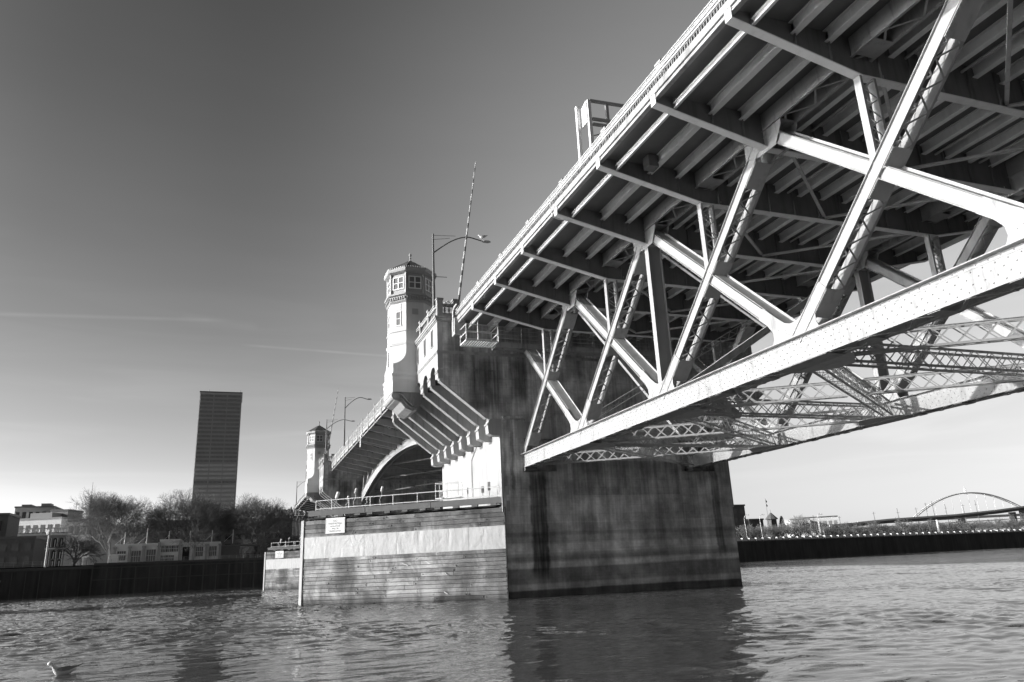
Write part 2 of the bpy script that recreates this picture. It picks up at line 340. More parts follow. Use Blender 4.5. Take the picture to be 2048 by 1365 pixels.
# wooded hills far behind
def hill(name, pts, x0, depth):
    mb = MB(); rng = random.Random(3); top = []
    n = 260
    for i in range(n+1):
        t = i/n*(len(pts)-1); k = min(int(t), len(pts)-2); f = t-k
        y = pts[k][0]*(1-f)+pts[k+1][0]*f; z = pts[k][1]*(1-f)+pts[k+1][1]*f
        top.append((y, z+rng.uniform(0, 1)*.8))
    vs = []
    for y, z in top: vs += [(x0, y, GZ), (x0+depth*.5, y, GZ+(z-GZ)*.7), (x0+depth, y, z), (x0+depth+300, y, z-10)]
    fs = [(4*i+j, 4*i+4+j, 4*i+5+j, 4*i+1+j) for i in range(n) for j in range(3)]
    mb.add(vs, fs); return tag(mb.build(name, HILLM, smooth=True), None, None, kind='structure')
hill('hills', [(480, 60), (400, 64), (330, 70), (265, 73), (200, 68), (120, 62), (60, 58), (0, 66), (-20, 80), (-45, 78), (-80, 66), (-160, 40), (-260, 20)], 760, 140)
mb = MB(); rng = random.Random(8)
for i in range(1100):
    y = rng.uniform(-120, 300); x = rng.uniform(840, 905); k = max(0, (x-840)/60)
    pz = [(300, 71), (265, 73), (200, 68), (120, 62), (60, 58), (0, 66), (-20, 80), (-45, 78), (-80, 66), (-120, 53)]
    for a_, b_ in zip(pz, pz[1:]):
        if b_[0] <= y <= a_[0]: f = (a_[0]-y)/(a_[0]-b_[0]); zz = a_[1]*(1-f)+b_[1]*f
    z = GZ+(zz-GZ)*(.75+.25*min(k, 1)); h = rng.uniform(3, 7); r = h*rng.uniform(.2, .36)
    if rng.random() < .5: mb.tube((x, y, z-3), (x, y, z+h), r, .2, 5)
    else: mb.loft([[(x+q*r*cos(2*pi*j/6), y+q*r*sin(2*pi*j/6), z+w*h-2) for j in range(6)] for q, w in ((.5, 0), (1.2, .3), (1.1, .6), (.4, .8))])
tag(mb.build('distant_wood', HILLM), 'mass of small dark trees covering the far hills', 'wood', kind='stuff')
# ------------------------------------------------------------------ steel truss span
P_ = 5.83
def FX(n): return -(7-n)*P_
YS = (0.0, -16.74)
YN, YF = 6.5, -23.24
ZB, ZT = 11.25, 22.35                         # chord centre, top work point
span = thing('steel_truss_span', (FX(0), -8.37, 0), 'near light grey steel truss span with crossed laced diagonals, overhead at the right', 'bridge span')
# deck
DX0, DX1 = -84.5, -.35
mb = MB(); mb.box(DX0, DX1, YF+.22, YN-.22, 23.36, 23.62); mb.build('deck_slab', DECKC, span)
for y, s in ((YN, 1), (YF, -1)):
    mb = MB(); o_, i_ = (y, y-s*.28)
    mb.box(DX0, DX1, *sorted((o_-s*.04, i_)), 23.06, 23.14); mb.box(DX0, DX1, *sorted((o_-s*.08, i_)), 23.14, 23.27)
    mb.box(DX0, DX1, *sorted((o_-s*.13, i_)), 23.27, 23.30); mb.box(DX0, DX1, *sorted((o_, i_)), 23.30, 23.66)
    mb.build('fascia', CONCL, span)
    yc = y-s*1.02
    for n in range(-7, 7):
        a, b = FX(n)+.16, min(FX(n+1)-.16, DX1); mb = MB()
        mb.box(a, b, yc-.07, yc+.07, 22.66, 22.69); mb.box(a, b, yc-s*.06-.015, yc-s*.06+.015, 22.69, 22.93); mb.box(a, b, yc-.07, yc+.07, 22.93, 22.96)
        mb.build('edge_channel', STEELS, span)
for y in [3.4, 1.65, -1.75, -3.4, -5.05, -6.7, -8.37, -10.04, -11.7, -13.35, -15.0, -18.4, -20.15]:
    mb = MB(); mb.box(DX0, DX1, y-.16, y+.16, 22.80, 22.84); mb.box(DX0, DX1, y-.02, y+.02, 22.84, 23.32); mb.box(DX0, DX1, y-.16, y+.16, 23.32, 23.355)
    mb.build('stringer', STEELS, span)
for y in (-2.6, -5.9, -10.9, -14.2):
    mb = MB(); mb.tube((DX0, y, 22.95), (DX1, y, 22.95), .07); mb.build('conduit', STEEL2, span)
for n in range(-7, 7):
    x = FX(n); mb = MB(); a = .42
    yt, y0, y1, ye = YN-.02, .25, YS[1]-.25, YF+.02
    mb.prism([(yt, 22.80), (y0, 21.44), (y1, 21.44), (ye, 22.80), (ye, 23.35), (yt, 23.35)], 'X', x-.03, x+.03)
    fb = MB()
    for p, q in (((x, yt, 22.78), (x, y0, 21.42)), ((x, y0, 21.42), (x, y1, 21.42)), ((x, y1, 21.42), (x, ye, 22.78))): fb.bar(p, q, .40, .05)
    for yy, s in ((YN+.01, 1), (YF-.01, -1)): fb.box(x-.2, x+.2, *sorted((yy, yy-s*.05)), 22.76, 23.26)
    w = .5
    for yy in [5.46, 3.4, 1.65]+[-1.75*k-.9 for k in range(0, 9)]+[-18.4, -20.15, -22.2]:
        zb = 21.46 if y1 < yy < y0 else (22.8-(min(abs(yt-yy), abs(yy-ye)))*(1.36/6.25)+.02)
        mb.box(x-.14, x+.14, yy-.02, yy+.02, zb, 23.3)
    fb.build('flange', STEELS, mb.build('floor_beam', STEELSHADE, span))
# top chord with laced soffit
for yc in YS:
    mb = MB(); x0, x1 = FX(-7), FX(6)+.4
    for s in (-1, 1):
        y = yc+s*.45; mb.box(x0, x1, y-.025, y+.025, 22.36, 23.30); mb.box(x0, x1, *sorted((y, y+s*.13)), 22.33, 22.36)
    x = x0
    while x < x1-.3:
        zigzag(mb, (x, yc-.45, 22.345), (min(x+1.0, x1), yc-.45, 22.345), (0, .9, 0), 1 if True else 1, .09, .02, (0, 0, 1)); x += 1.0
        zigzag(mb, (x, yc+.45, 22.345), (min(x+1.0, x1), yc+.45, 22.345), (0, -.9, 0), 1, .09, .02, (0, 0, 1)); x += 1.0
    for n in range(-6, 7):
        xx = FX(n); mb.box(xx-1.3, xx-.25, yc-.45, yc+.45, 22.33, 22.35); mb.box(xx+.25, xx+.9, yc-.45, yc+.45, 22.33, 22.35)
    if yc == 0:
        for n in range(-2, 7):
            for i in range(14):
                for zz in (22.5, 22.75, 23.0, 23.2): mb.rivet((FX(n)-.4-i*.36, yc+.475, zz), (0, 1, 0), .03)
    mb.build('top_chord', RIV, span)
# bottom chord
for yc in YS:
    mb = MB(); x0, x1 = FX(-7)-.3, .55
    for s in (-1, 1):
        y = yc+s*.45
        mb.box(x0, x1, y-.03, y+.03, 10.72, 11.80); mb.box(x0, x1, *sorted((y, y+s*.31)), 11.79, 11.83); mb.box(x0, x1, *sorted((y-s*.15, y+s*.10)), 10.68, 10.72)
        mb.box(x0, x1, *sorted((y+s*.03, y+s*.045)), 11.60, 11.78)
    for n in (-5, -3, -1, 1, 3, 5):      # solid cover plates at the nodes
        mb.box(FX(n)-1.7, FX(n)+1.7, yc-.52, yc+.52, 10.655, 10.675)
    k = 0; x = x0
    while x < x1-1.15:
        if all(abs(x+.55-FX(n)) > 1.9 for n in (-5, -3, -1, 1, 3, 5)):
            zigzag(mb, (x, yc-.5, 10.66), (x+1.1, yc-.5, 10.66), (0, 1.0, 0), 1, .14, .02, (0, 0, 1)) if k % 2 == 0 else zigzag(mb, (x, yc+.5, 10.66), (x+1.1, yc+.5, 10.66), (0, -1.0, 0), 1, .14, .02, (0, 0, 1))
            if k % 3 == 0: mb.box(x, x+.55, yc-.52, yc+.52, 10.64, 10.655)
        x += 1.1; k += 1
    s = 1; x = -.3; i = 0
    while x > -62:
        for zz, dx in ((10.86, 0), (11.08, .2), (11.30, 0), (11.52, .2), (11.69, .0)): mb.rivet((x-dx, yc+.48+(.015 if zz > 11.6 else 0), zz), (0, 1, 0), .038, .034)
        x -= .42 if -20 < x else .46; i += 1
    for xs in (-19.6, -20.1, -37.2, -37.55): mb.box(xs-.012, xs+.012, yc+.48, yc+.488, 10.73, 11.6)
    mb.build('bottom_chord', RIV, span)
def member(A, B, yc, depth, laced, name):      # built up box member in the truss plane
    A = V((A[0], yc, A[1])); B = V((B[0], yc, B[1])); d = (B-A).normalized(); u = V((0, 1, 0)).cross(d).normalized()
    if u.z < 0: u = -u                          # u points up; the open, laced face is on -u
    mb = MB(); L = (B-A).length
    wy = .42 if laced else .37
    for s in (-1, 1):
        o = V((0, s*wy, 0)); mb.bar(A+o, B+o, .03, depth, u)
        for q in (-1, 1):
            e = u*(q*(depth/2-.015)); mb.bar(A+o+V((0, s*.06, 0))+e, B+o+V((0, s*.06, 0))+e, .10, .03, u)
    root = mb.build(name, STEEL, span)
    la = MB(); n = int(L/1.0)
    if laced:
        for q in (-1, 1):
            e = u*(q*(depth/2+.02)); p0 = A+d*1.6+e+V((0, -.42, 0)); p1 = B-d*1.6+e+V((0, -.42, 0)); n = max(2, int((p1-p0).length/.62)); zigzag(la, p0, p1, (0, .84, 0), n, .075, .018, u)
        la.build('lacing', STEEL, root)
        for t in (.13, .46, .54, .87):
            c = A.lerp(B, t); hw = .7 if t in (.13, .87) else .45
            for q in (-1,):
                tp = MB(); e = u*(q*(depth/2+.03)); tp.bar(c-d*hw+e, c+d*hw+e, 1.0, .025, u)
                for k in range(9):
                    for sy in (-.44, .44): tp.rivet(c+d*(-hw+.06+k*(2*hw-.12)/8)+e-u*.012+V((0, sy, 0)), -u, .028, .022)
                tp.build('tie_plate', STEEL2, root)
    else:
        e = u*(depth/2+.02); p0 = A+d*1.3+e+V((0, -.42, 0)); p1 = B-d*1.3+e+V((0, -.42, 0)); la.bar(A+e, B+e, .70, .02, u); la.bar(A+u*(depth/2+.06)+V((0, -.40, 0)), B+u*(depth/2+.06)+V((0, -.40, 0)), .03, .16, u)
        la.build('cover_plate', STEEL2, root)
    return root
def gusset(x, yc, top):
    mb = MB()
    for s in (-1, 1):
        y0, y1 = sorted((yc+s*.46, yc+s*.49))
        if top: pts = [(x-1.3, 22.5), (x-1.3, 22.1), (x-.75, 21.25), (x+.5, 21.25), (x+1.45, 21.6), (x+1.45, 22.7), (x, 22.9)]
        else:
            pts = [(x-1.9, 11.80)]+[(x-1.9+.75*(1-cos(t*pi/2/5)), 11.8+.95*sin(t*pi/2/5)) for t in range(1, 6)]
            h = [(1.75, 11.80), (1.5, 11.95), (1.38, 12.2), (1.42, 12.55), (1.7, 12.92), (2.25, 13.42), (1.85, 13.86), (1.0, 13.08), (.55, 12.72), (.2, 12.58)]
            pts = [(x-a, b) for a, b in h]+[(x+a, b) for a, b in reversed(h)]
        mb.prism(pts, 'Y', y0, y1)
        if s == 1 and yc == 0:
            for i in range(40):
                px, pz = (x+random.uniform(-1.1, 1.1), random.uniform(11.9, 12.6)) if not top else (x+random.uniform(-.6, 1.2), random.uniform(21.5, 22.5))
                mb.rivet((px, y1, pz), (0, 1, 0), .028)
    return mb.build('gusset_plate', RIV, span)
for yc in YS:
    for n in range(-7, 7, 2):
        b0, b1 = FX(n), FX(n+2)                # panel from odd node n to n+2
        member((b0, ZT), (b1-.05, ZB+.5), yc, .62, True, 'laced_diagonal')
        e = (b1, ZT)
        if n == 5: t = (20.9-ZB)/(ZT-ZB); e = (b0+(b1-b0)*t, 20.9)
        member((b0, ZB+.5), e, yc, .52, False, 'plain_diagonal')
    for n in range(-5, 7, 2): gusset(FX(n), yc, True); gusset(FX(n), yc, False)
    for n in range(-6, 7, 2):                  # hangers down to the crossing
        x = FX(n); mb = MB()
        for s in (-1, 1): mb.bar((x, yc+s*.42, 17.2), (x, yc+s*.42, 21.4), .04, .34, (1, 0, 0)); mb.bar((x, yc+s*.36, 17.2), (x, yc+s*.36, 21.4), .10, .34, (1, 0, 0))
        r = mb.build('hanger', STEEL, span); la = MB()
        for dx in (-.15, .15): zigzag(la, (x+dx, yc-.36, 17.6), (x+dx, yc-.36, 21.3), (0, .72, 0), 8, .06, .015, (1, 0, 0))
        la.build('lacing', STEEL2, r)
    for n in (-3, 3):
        x = FX(n); mb = MB()
        for s in (-1, 1): mb.bar((x, yc+s*.45, 11.8), (x, yc+s*.45, 22.4), .05, .40, (1, 0, 0))
        for dx in (-.02, .02): mb.bar((x+dx, yc, 11.8), (x+dx, yc, 22.4), .88, .03, (1, 0, 0))
        mb.build('vertical_post', STEEL, span)
# bottom lateral bracing
def girder(A, B, w, h, name, n, parent, side_n=None):
    A = V(A); B = V(B); d = (B-A).normalized(); r = d.cross(V((0, 0, 1))).normalized(); mb = MB()
    for a in (-1, 1):
        for b in (-1, 1):
            o = r*(a*w/2)+V((0, 0, b*h/2)); mb.bar(A+o, B+o, .11, .02); mb.bar(A+o-V((0, 0, b*.055)), B+o-V((0, 0, b*.055)), .02, .11)
    rt = mb.build(name, STEEL2, parent); la = MB()
    for a in (-1, 1):
        o = r*(a*(w/2)); cross(la, A+o-V((0, 0, h/2)), B+o-V((0, 0, h/2)), (0, 0, h), n, .055, .015, r*a)
    for b in (-1, 1):
        o = V((0, 0, b*(h/2+.012))); zigzag(la, A-r*(w/2)+o, B-r*(w/2)+o, r*w, int(n*1.5), .05, .012, (0, 0, 1))
    la.build('lacing', STEEL2, rt); return rt
ZL = 11.25
for n in range(-5, 7, 2):
    x = FX(n); girder((x, -.5, ZL), (x, YS[1]+.5, ZL), .7, .95, 'bottom_strut', 15, span)
    for yc, s in ((0, -1), (YS[1], 1)):
        mb = MB(); mb.prism([(x-1.9, yc+s*.3), (x+1.9, yc+s*.3), (x+1.7, yc+s*1.0), (x+.5, yc+s*2.2), (x-.5, yc+s*2.2), (x-1.7, yc+s*1.0)], 'Z', 10.70, 10.72); mb.build('lateral_gusset', STEEL2, span)
for n in range(-5, 6, 2):
    a, b = FX(n), FX(n+2); ym = YS[1]/2; xm = (a+b)/2
    girder((a+.8, -.9, ZL), (b-.8, YS[1]+.9, ZL), .55, .9, 'lateral_brace', 19, span)
    girder((b-.8, -.9, ZL), (xm+.3, ym+.35, ZL), .3, .9, 'lateral_brace', 9, span); girder((xm-.3, ym-.35, ZL), (a+.8, YS[1]+.9, ZL), .3, .9, 'lateral_brace', 9, span)
# sway bracing
def sway(A, B, plate):
    A = V(A); B = V(B); mb = MB(); u = V((1, 0, 0)).cross((B-A).normalized()).normalized()
    if plate:
        mb.bar(A, B, .04, .42, u); mb.bar(A+u*.2, B+u*.2, .30, .03, u); mb.bar(A-u*.2, B-u*.2, .30, .03, u)
    else:
        for q in (-1, 1): mb.bar(A+u*(q*.22), B+u*(q*.22), .22, .05, u)
        zigzag(mb, A-u*.22, B-u*.22, u*.44, int((B-A).length/.5), .05, .02, (1, 0, 0))
    mb.build('sway_brace', STEEL2, span)
for n in (-3, 3):
    sway((FX(n), -.5, 11.9), (FX(n)+.01, YS[1]+.5, 21.6), True); sway((FX(n)+.3, -.5, 21.6), (FX(n)+.31, YS[1]+.5, 11.9), False)
sway((FX(5), -.5, 12.7), (FX(5)+.01, YS[1]+.5, 21.4), False); sway((FX(5)+.3, -.5, 21.3), (FX(5)+.31, -8.3, 11.9), True)
# deck level bracing seen under the slab
for n in range(-5, 6):
    mb = MB(); x = FX(n); mb.bar((x, -1.0, 21.7), (x+P_, -8.37, 21.75), .16, .14); mb.bar((x, YS[1]+1.0, 21.6), (x+P_, -8.37, 21.65), .16, .14)
    mb.build('deck_brace', STEEL2, span)
# end catwalk at the pier
mb = MB(); mb.box(-2.2, -1.0, -23.4, 3.35, 20.82, 21.26)
for k in range(16): mb.bar((-2.2, 3-k*1.7, 20.80), (-1.0, 2.0-k*1.7, 20.80), .12, .04)
cw = mb.build('catwalk_beam', CONCL, span)
mb = MB()
for x in (-2.15,):
    for z in (21.65, 22.0, 22.35, 22.7): mb.tube((x, 3.3, z), (x, -23.3, z), .025)
    for k in range(12): mb.tube((x, 3.2-k*2.3, 21.2), (x, 3.2-k*2.3, 22.75), .04)
mb.build('catwalk_railing', STEEL2, span)
mb = MB()   # hanging cage at the catwalk end
for k in range(13): mb.bar((-3.0, 3.45+k*.225, 21.0), (-1.2, 3.45+k*.225, 21.0), .09, .10)
mb.bar((-3.0, 3.4, 21.04), (-3.0, 6.3, 21.04), .08, .1); mb.bar((-1.2, 3.4, 21.04), (-1.2, 6.3, 21.04), .08, .1)
for y in (3.4, 6.25): mb.bar((-3.0, y, 21.04), (-1.2, y, 21.04), .1, .1)
mb.build('cage_floor', RAIL, span)
mb = MB()
for x in (-3.0, -1.2):
    for z in (21.75, 22.45): mb.tube((x, 3.4, z), (x, 6.25, z), .035)
    for y in (3.4, 6.25): mb.tube((x, y, 21.05), (x, y, 22.45), .045)
for y in (3.4, 6.25):
    for z in (21.75, 22.45): mb.tube((-3.0, y, z), (-1.2, y, z), .04)
for y, x in ((5.2, -3.0), (3.4, -3.05)): mb.tube((x, y, 21.0), (x, y, 23.3), .06)
mb.build('cage_railing', RAIL, span)
mb = MB(); mb.box(-1.3, -.3, 5.75, 6.75, 22.05, 23.55); mb.build('junction_box', CONCL, span)
mb = MB(); mb.path([(-.9, 6.8, 22.4), (-.9, 6.8, 24.2), (-1.4, 6.8, 24.45), (-2.2, 6.8, 24.5)], .07); mb.build('pipe', RAIL, span)
mb = MB(); mb.path([(FX(3)+.1, 6.75, 23.9), (FX(3)+.1, 6.8, 23.2), (FX(3)+.1, 6.7, 22.7), (FX(3)+.1, 6.3, 22.58), (FX(3)+.1, 5.8, 22.58)], .03); mb.build('drip_pipe', RAIL, span)
for b in ((FX(2)-1.2, FX(2)-.6, 3.5, 4.1, 22.6, 23.3),): mb = MB(); mb.box(*b); mb.build('drain_box', STEELSHADE, span)
# railing of the near span (a fence, so a thing of its own)
def span_railing(y, s, label):
    r = thing('bridge_railing', (FX(0), y, 23.66), label, 'railing')
    for z, rr in ((24.02, .045), (24.20, .05), (24.34, .022), (24.46, .028)):
        mb = MB(); mb.tube((DX0, y+s*.06, z), (DX1-.4, y+s*.06, z), rr); mb.build('rail', RAIL, r)
    mb = MB(); x = DX1-.6
    while x > DX0:
        mb.box(x-.04, x+.04, y-.05, y+.05, 23.66, 24.46)
        for k in range(3): mb.box(x-.16-k*.2, x-.10-k*.2, y-.04, y+.04, 23.66, 23.95)
        mb.box(x-.62, x-.08, y-.03, y+.03, 23.93, 23.97); x -= .73
    mb.build('baluster', RAILD, r)
    for n in range(-7, 7):
        x = FX(n); mb = MB(); mb.box(x-.22, x+.22, y-s*.55-.15, y-s*.55+.15, 23.62, 25.1); mb.box(x-.26, x+.26, y-s*.55-.18, y-s*.55+.18, 25.1, 25.22); mb.build('rail_post', CONCL, r)
    return r
span_railing(6.42, 1, 'near span edge railing of white tubes and concrete posts along the left deck edge')
span_railing(YF+.1, -1, 'railing along the right hand far edge of the near span deck')
# ------------------------------------------------------------------ river pier
PC = (10.25, -8.37, 0)
LP = 20.5
YL, YR = 2.4, -20.45; YU, YU2 = 8.0, -25.2
def make_pier():
    t = thing('bridge_pier', PC, 'big stained concrete river pier nearest the camera, with a ribbed overhanging machinery house', 'bridge pier')
    mb = MB()   # shaft with bearing recesses in both ends
    e = .9
    for x0, x1 in ((0, e), (LP-e, LP)):
        mb.box(x0, x1, YR, YL, -6, 10.35); mb.box(x0, x1, YR, YL, 13.25, 18.4)
        mb.box(x0, x1, .35, YL, 10.35, 13.25); mb.box(x0, x1, YR, -19.0, 10.35, 13.25); mb.box(x0, x1, -15.3, -2.6, 10.35, 13.25)
    mb.box(e, LP-e, YR+.001, YL-.001, -6, 18.4)
    mb.build('pier_shaft', PIERM, t)
    for x in (-.012,):
        for y0, y1, z0, z1 in ((-2.2, .95, 13.3, 14.75), (1.9, 2.2, 7.0, 7.9), (1.95, 2.25, 8.4, 9.1)): mb = MB(); mb.box(x-.012, x+.012, y0, y1, z0, z1); mb.build('cement_patch', CONCL, t)
    mb = MB(); mb.box(-.30, .1, .15, 2.3, 15.0, 15.16); mb.box(-.2, .1, .25, 2.2, 14.9, 15.0); mb.build('pilaster_cap', PIERM, t)
    # white side wall
    for y0, y1 in ((YL, YL+.03), (YR-.03, YR)):
        mb = MB(); mb.box(.15, LP-.15, y0, y1, 7.2, 16.5); mb.box(.0, .14, *( (y0, y1+.14) if y0 > 0 else (y0-.14, y1)), 7.0, 13.4); mb.build('side_wall', WALLW, t)
    # house walls above the ribs
    N = 8; sp = 2.85; r0 = .3; rx = [r0+sp*k for k in range(N)]
    arch = []
    for k in range(N-1):
        a, b = rx[k]+.62, rx[k+1]-.42; c = (a+b)/2; R = (b-a)/2
        arch += [(a, 18.4), (a, 18.95)]+[(c-R*cos(pi*i/8), 19.0+R*.85*sin(pi*i/8)) for i in range(9)]+[(b, 18.95), (b, 18.4)]
    for yo, yi in ((YU, YU-.45), (YU2, YU2+.45)):
        pts = [(0, 18.4)]+arch+[(LP, 18.4), (LP, 20.75), (0, 20.75)]
        mb = MB(); mb.prism(pts, 'Y', *sorted((yo, yi))); mb.box(0, LP, *sorted((yo, yi)), 20.75, 24.0)
        s = 1 if yo > 0 else -1
        for k in range(N):      # small imposts between arches
            for z0, z1, p in ((18.86, 18.93, .07), (19.0, 19.07, .09), (18.93, 19.0, .05)):
                mb.box(rx[k]-.36, rx[k]+.58, *sorted((yo, yo+s*p)), z0, z1)
        mb.build('house_wall', CONCL, t)
        for k in range(N-1):
            if s > 0 or True:
                c = (rx[k]+rx[k+1])/2+.1; y = yo+s*.01
                f = MB()
                for a, b, z0, z1 in ((c-.3, c-.22, 21.7, 23.25), (c+.22, c+.3, 21.7, 23.25), (c-.22, c+.22, 23.17, 23.25), (c-.36, c+.36, 21.6, 21.7)): f.box(a, b, *sorted((y-s*.02, y+s*.06)), z0, z1)
                f = f.build('window', TRIM, t); g = MB(); g.box(c-.22, c+.22, *sorted((y-s*.02, y+s*.01)), 21.7, 23.17); g.build('pane', DARK, f)
    mb = MB(); mb.box(.0, .3, YL+.002, YU-.46, 18.4, 24.0); mb.box(.0, .3, YU2+.46, YR-.002, 18.4, 24.0); mb.box(0, .3, YR, YL, 18.401, 24.0); mb.build('end_wall', PIERM, t)
    mb = MB(); mb.box(LP-.3, LP, YU2+.46, YU-.46, 18.401, 24.0)
    mb.build('end_wall', PIERM, t)
    mb = MB(); mb.box(.3, LP-.3, YU2+.5, YU-.5, 18.9, 19.2); mb.box(.3, LP-.3, YR+2, YL-2, 19.2, 23.9); mb.build('house_floor', DARK, t)
    # string courses and cornice all the way round
    def ring(z0, z1, p, name='string_course', m=CONCL):
        mb = MB(); mb.box(-p, LP+p, YU, YU+p, z0, z1); mb.box(-p, LP+p, YU2-p, YU2, z0, z1); mb.box(-p, 0, YU2, YU, z0, z1); mb.box(LP, LP+p, YU2, YU, z0, z1); return mb.build(name, m, t)
    ring(20.74, 20.86, .10); ring(20.62, 20.74, .05); ring(23.55, 23.66, .08, 'cornice'); ring(23.66, 23.84, .18, 'cornice'); ring(23.84, 24.0, .26, 'cornice')
    mb = MB(); mb.box(-.05, .0, YL, YU, 19.15, 19.3); mb.box(-.06, 0, YR, YL, 18.5, 18.6); mb.build('string_course', PIERM, t)
    # roof deck slab carrying the road
    mb = MB(); mb.box(.02, LP-.02, YU2+.1, YU-.1, 24.0, 24.22); mb.build('roadway_slab', CONC, t)
    # ribs
    for k in range(N):
        for s, yw, yu in ((1, YL, YU), (-1, YR, YU2)):
            x = rx[k]-.3 if k else 0.0; w = .55
            def Y(d): return yw+s*d
            pts = [(Y(0), 13.6), (Y(.75), 13.6), (Y(.98), 13.75), (Y(1.08), 14.1), (Y(1.1), 14.75), (Y(1.3), 15.0), (Y(5.45), 18.25), (Y(5.6), 18.4), (Y(5.6), 18.42), (Y(0), 18.42)]
            mb = MB(); mb.prism(pts, 'X', x, x+w); mb.build('corbel_rib', CONC if k else PIERM, t)
            mb = MB(); mb.prism([(Y(1.3), 15.0-.02), (Y(5.45), 18.25-.02), (Y(5.51), 18.17), (Y(1.36), 14.92)], 'X', x-.02, x+w+.02); mb.build('sunlit_rib_strip', CONCL, t)  # paler strip added to give the sloped rib face its sunlit brightness
            f = MB(); f.prism([(Y(0), 13.45), (Y(.85), 13.45), (Y(1.2), 13.62), (Y(1.25), 14.2), (Y(1.18), 14.72), (Y(1.0), 14.9), (Y(.0), 14.9)], 'X', x-.16 if k else -.1, x+w+.16); f.box(x-.2 if k else -.12, x+w+.2, *sorted((Y(.5), Y(1.32))), 14.35, 14.5); f.build('corbel_foot', WALLW, t)
    mb = MB(); mb.prism([(YL, 15.2), (YL+3.6, 18.3), (YL, 18.3)], 'X', .6, LP-.6); mb.prism([(YR, 15.2), (YR-3.6, 18.3), (YR, 18.3)], 'X', .6, LP-.6); mb.build('sloped_soffit', CONC, t)
    # parapet: posts, rail, balusters
    def parapet(x0, y0, x1, y1, n, first=0):
        A = V((x0, y0, 0)); B = V((x1, y1, 0)); d = (B-A).normalized(); mb = MB()
        mb.bar(A+V((0, 0, 24.32)), B+V((0, 0, 24.32)), .34, .22); mb.bar(A+V((0, 0, 25.2)), B+V((0, 0, 25.2)), .36, .2); mb.build('parapet_rail', CONC, t)
        L = (B-A).length; nb = int(L/.42); mb = MB()
        for i in range(nb+1):
            p = A.lerp(B, (i+.5)/(nb+1)); mb.lathe((p.x, p.y, 24.4), [(.07, 0), (.07, .08), (.05, .12), (.12, .3), (.12, .42), (.05, .58), (.07, .64), (.07, .72)], 6)
        mb.build('baluster', CONCL, t)
        for i in range(first, n+1):
            p = A.lerp(B, i/n); mb = MB(); mb.box(p.x-.26, p.x+.26, p.y-.26, p.y+.26, 24.0, 25.62); mb.box(p.x-.32, p.x+.32, p.y-.32, p.y+.32, 25.62, 25.78); mb.build('parapet_post', CONC, t)
    parapet(.3, 7.7, LP-.3, 7.7, 6); parapet(.3, 7.4, .3, 6.2, 1, 1); parapet(LP-.3, 7.4, LP-.3, 6.2, 1, 1); parapet(.3, YU2+.3, LP-.3, YU2+.3, 6)
    mb = MB(); mb.tube((-.05, 7.2, 24.75), (-.05, 6.3, 24.75), .025); mb.tube((.3, 8.15, 24.9), (LP*.37, 8.15, 24.9), .03); mb.tube((.3, 8.15, 25.1), (LP*.37, 8.15, 25.1), .03); mb.build('guard_pipe', RAIL, t)
    mb = MB(); mb.path([(8.9, YL+.1, 7.3), (8.9, YL+.1, 12.6), (6.6, YL+.12, 13.9), (6.0, YL+1.2, 14.6), (6.0, YL+1.3, 15.3)], .045); mb.build('conduit', CONCL, t)
    mb = MB()
    for y in (-.0, -16.74):
        mb.box(-.55, .85, y-.55, y+.55, 10.37, 10.66)
    mb.build('bearing', STEELD, t)
    return t
pier = make_pier()
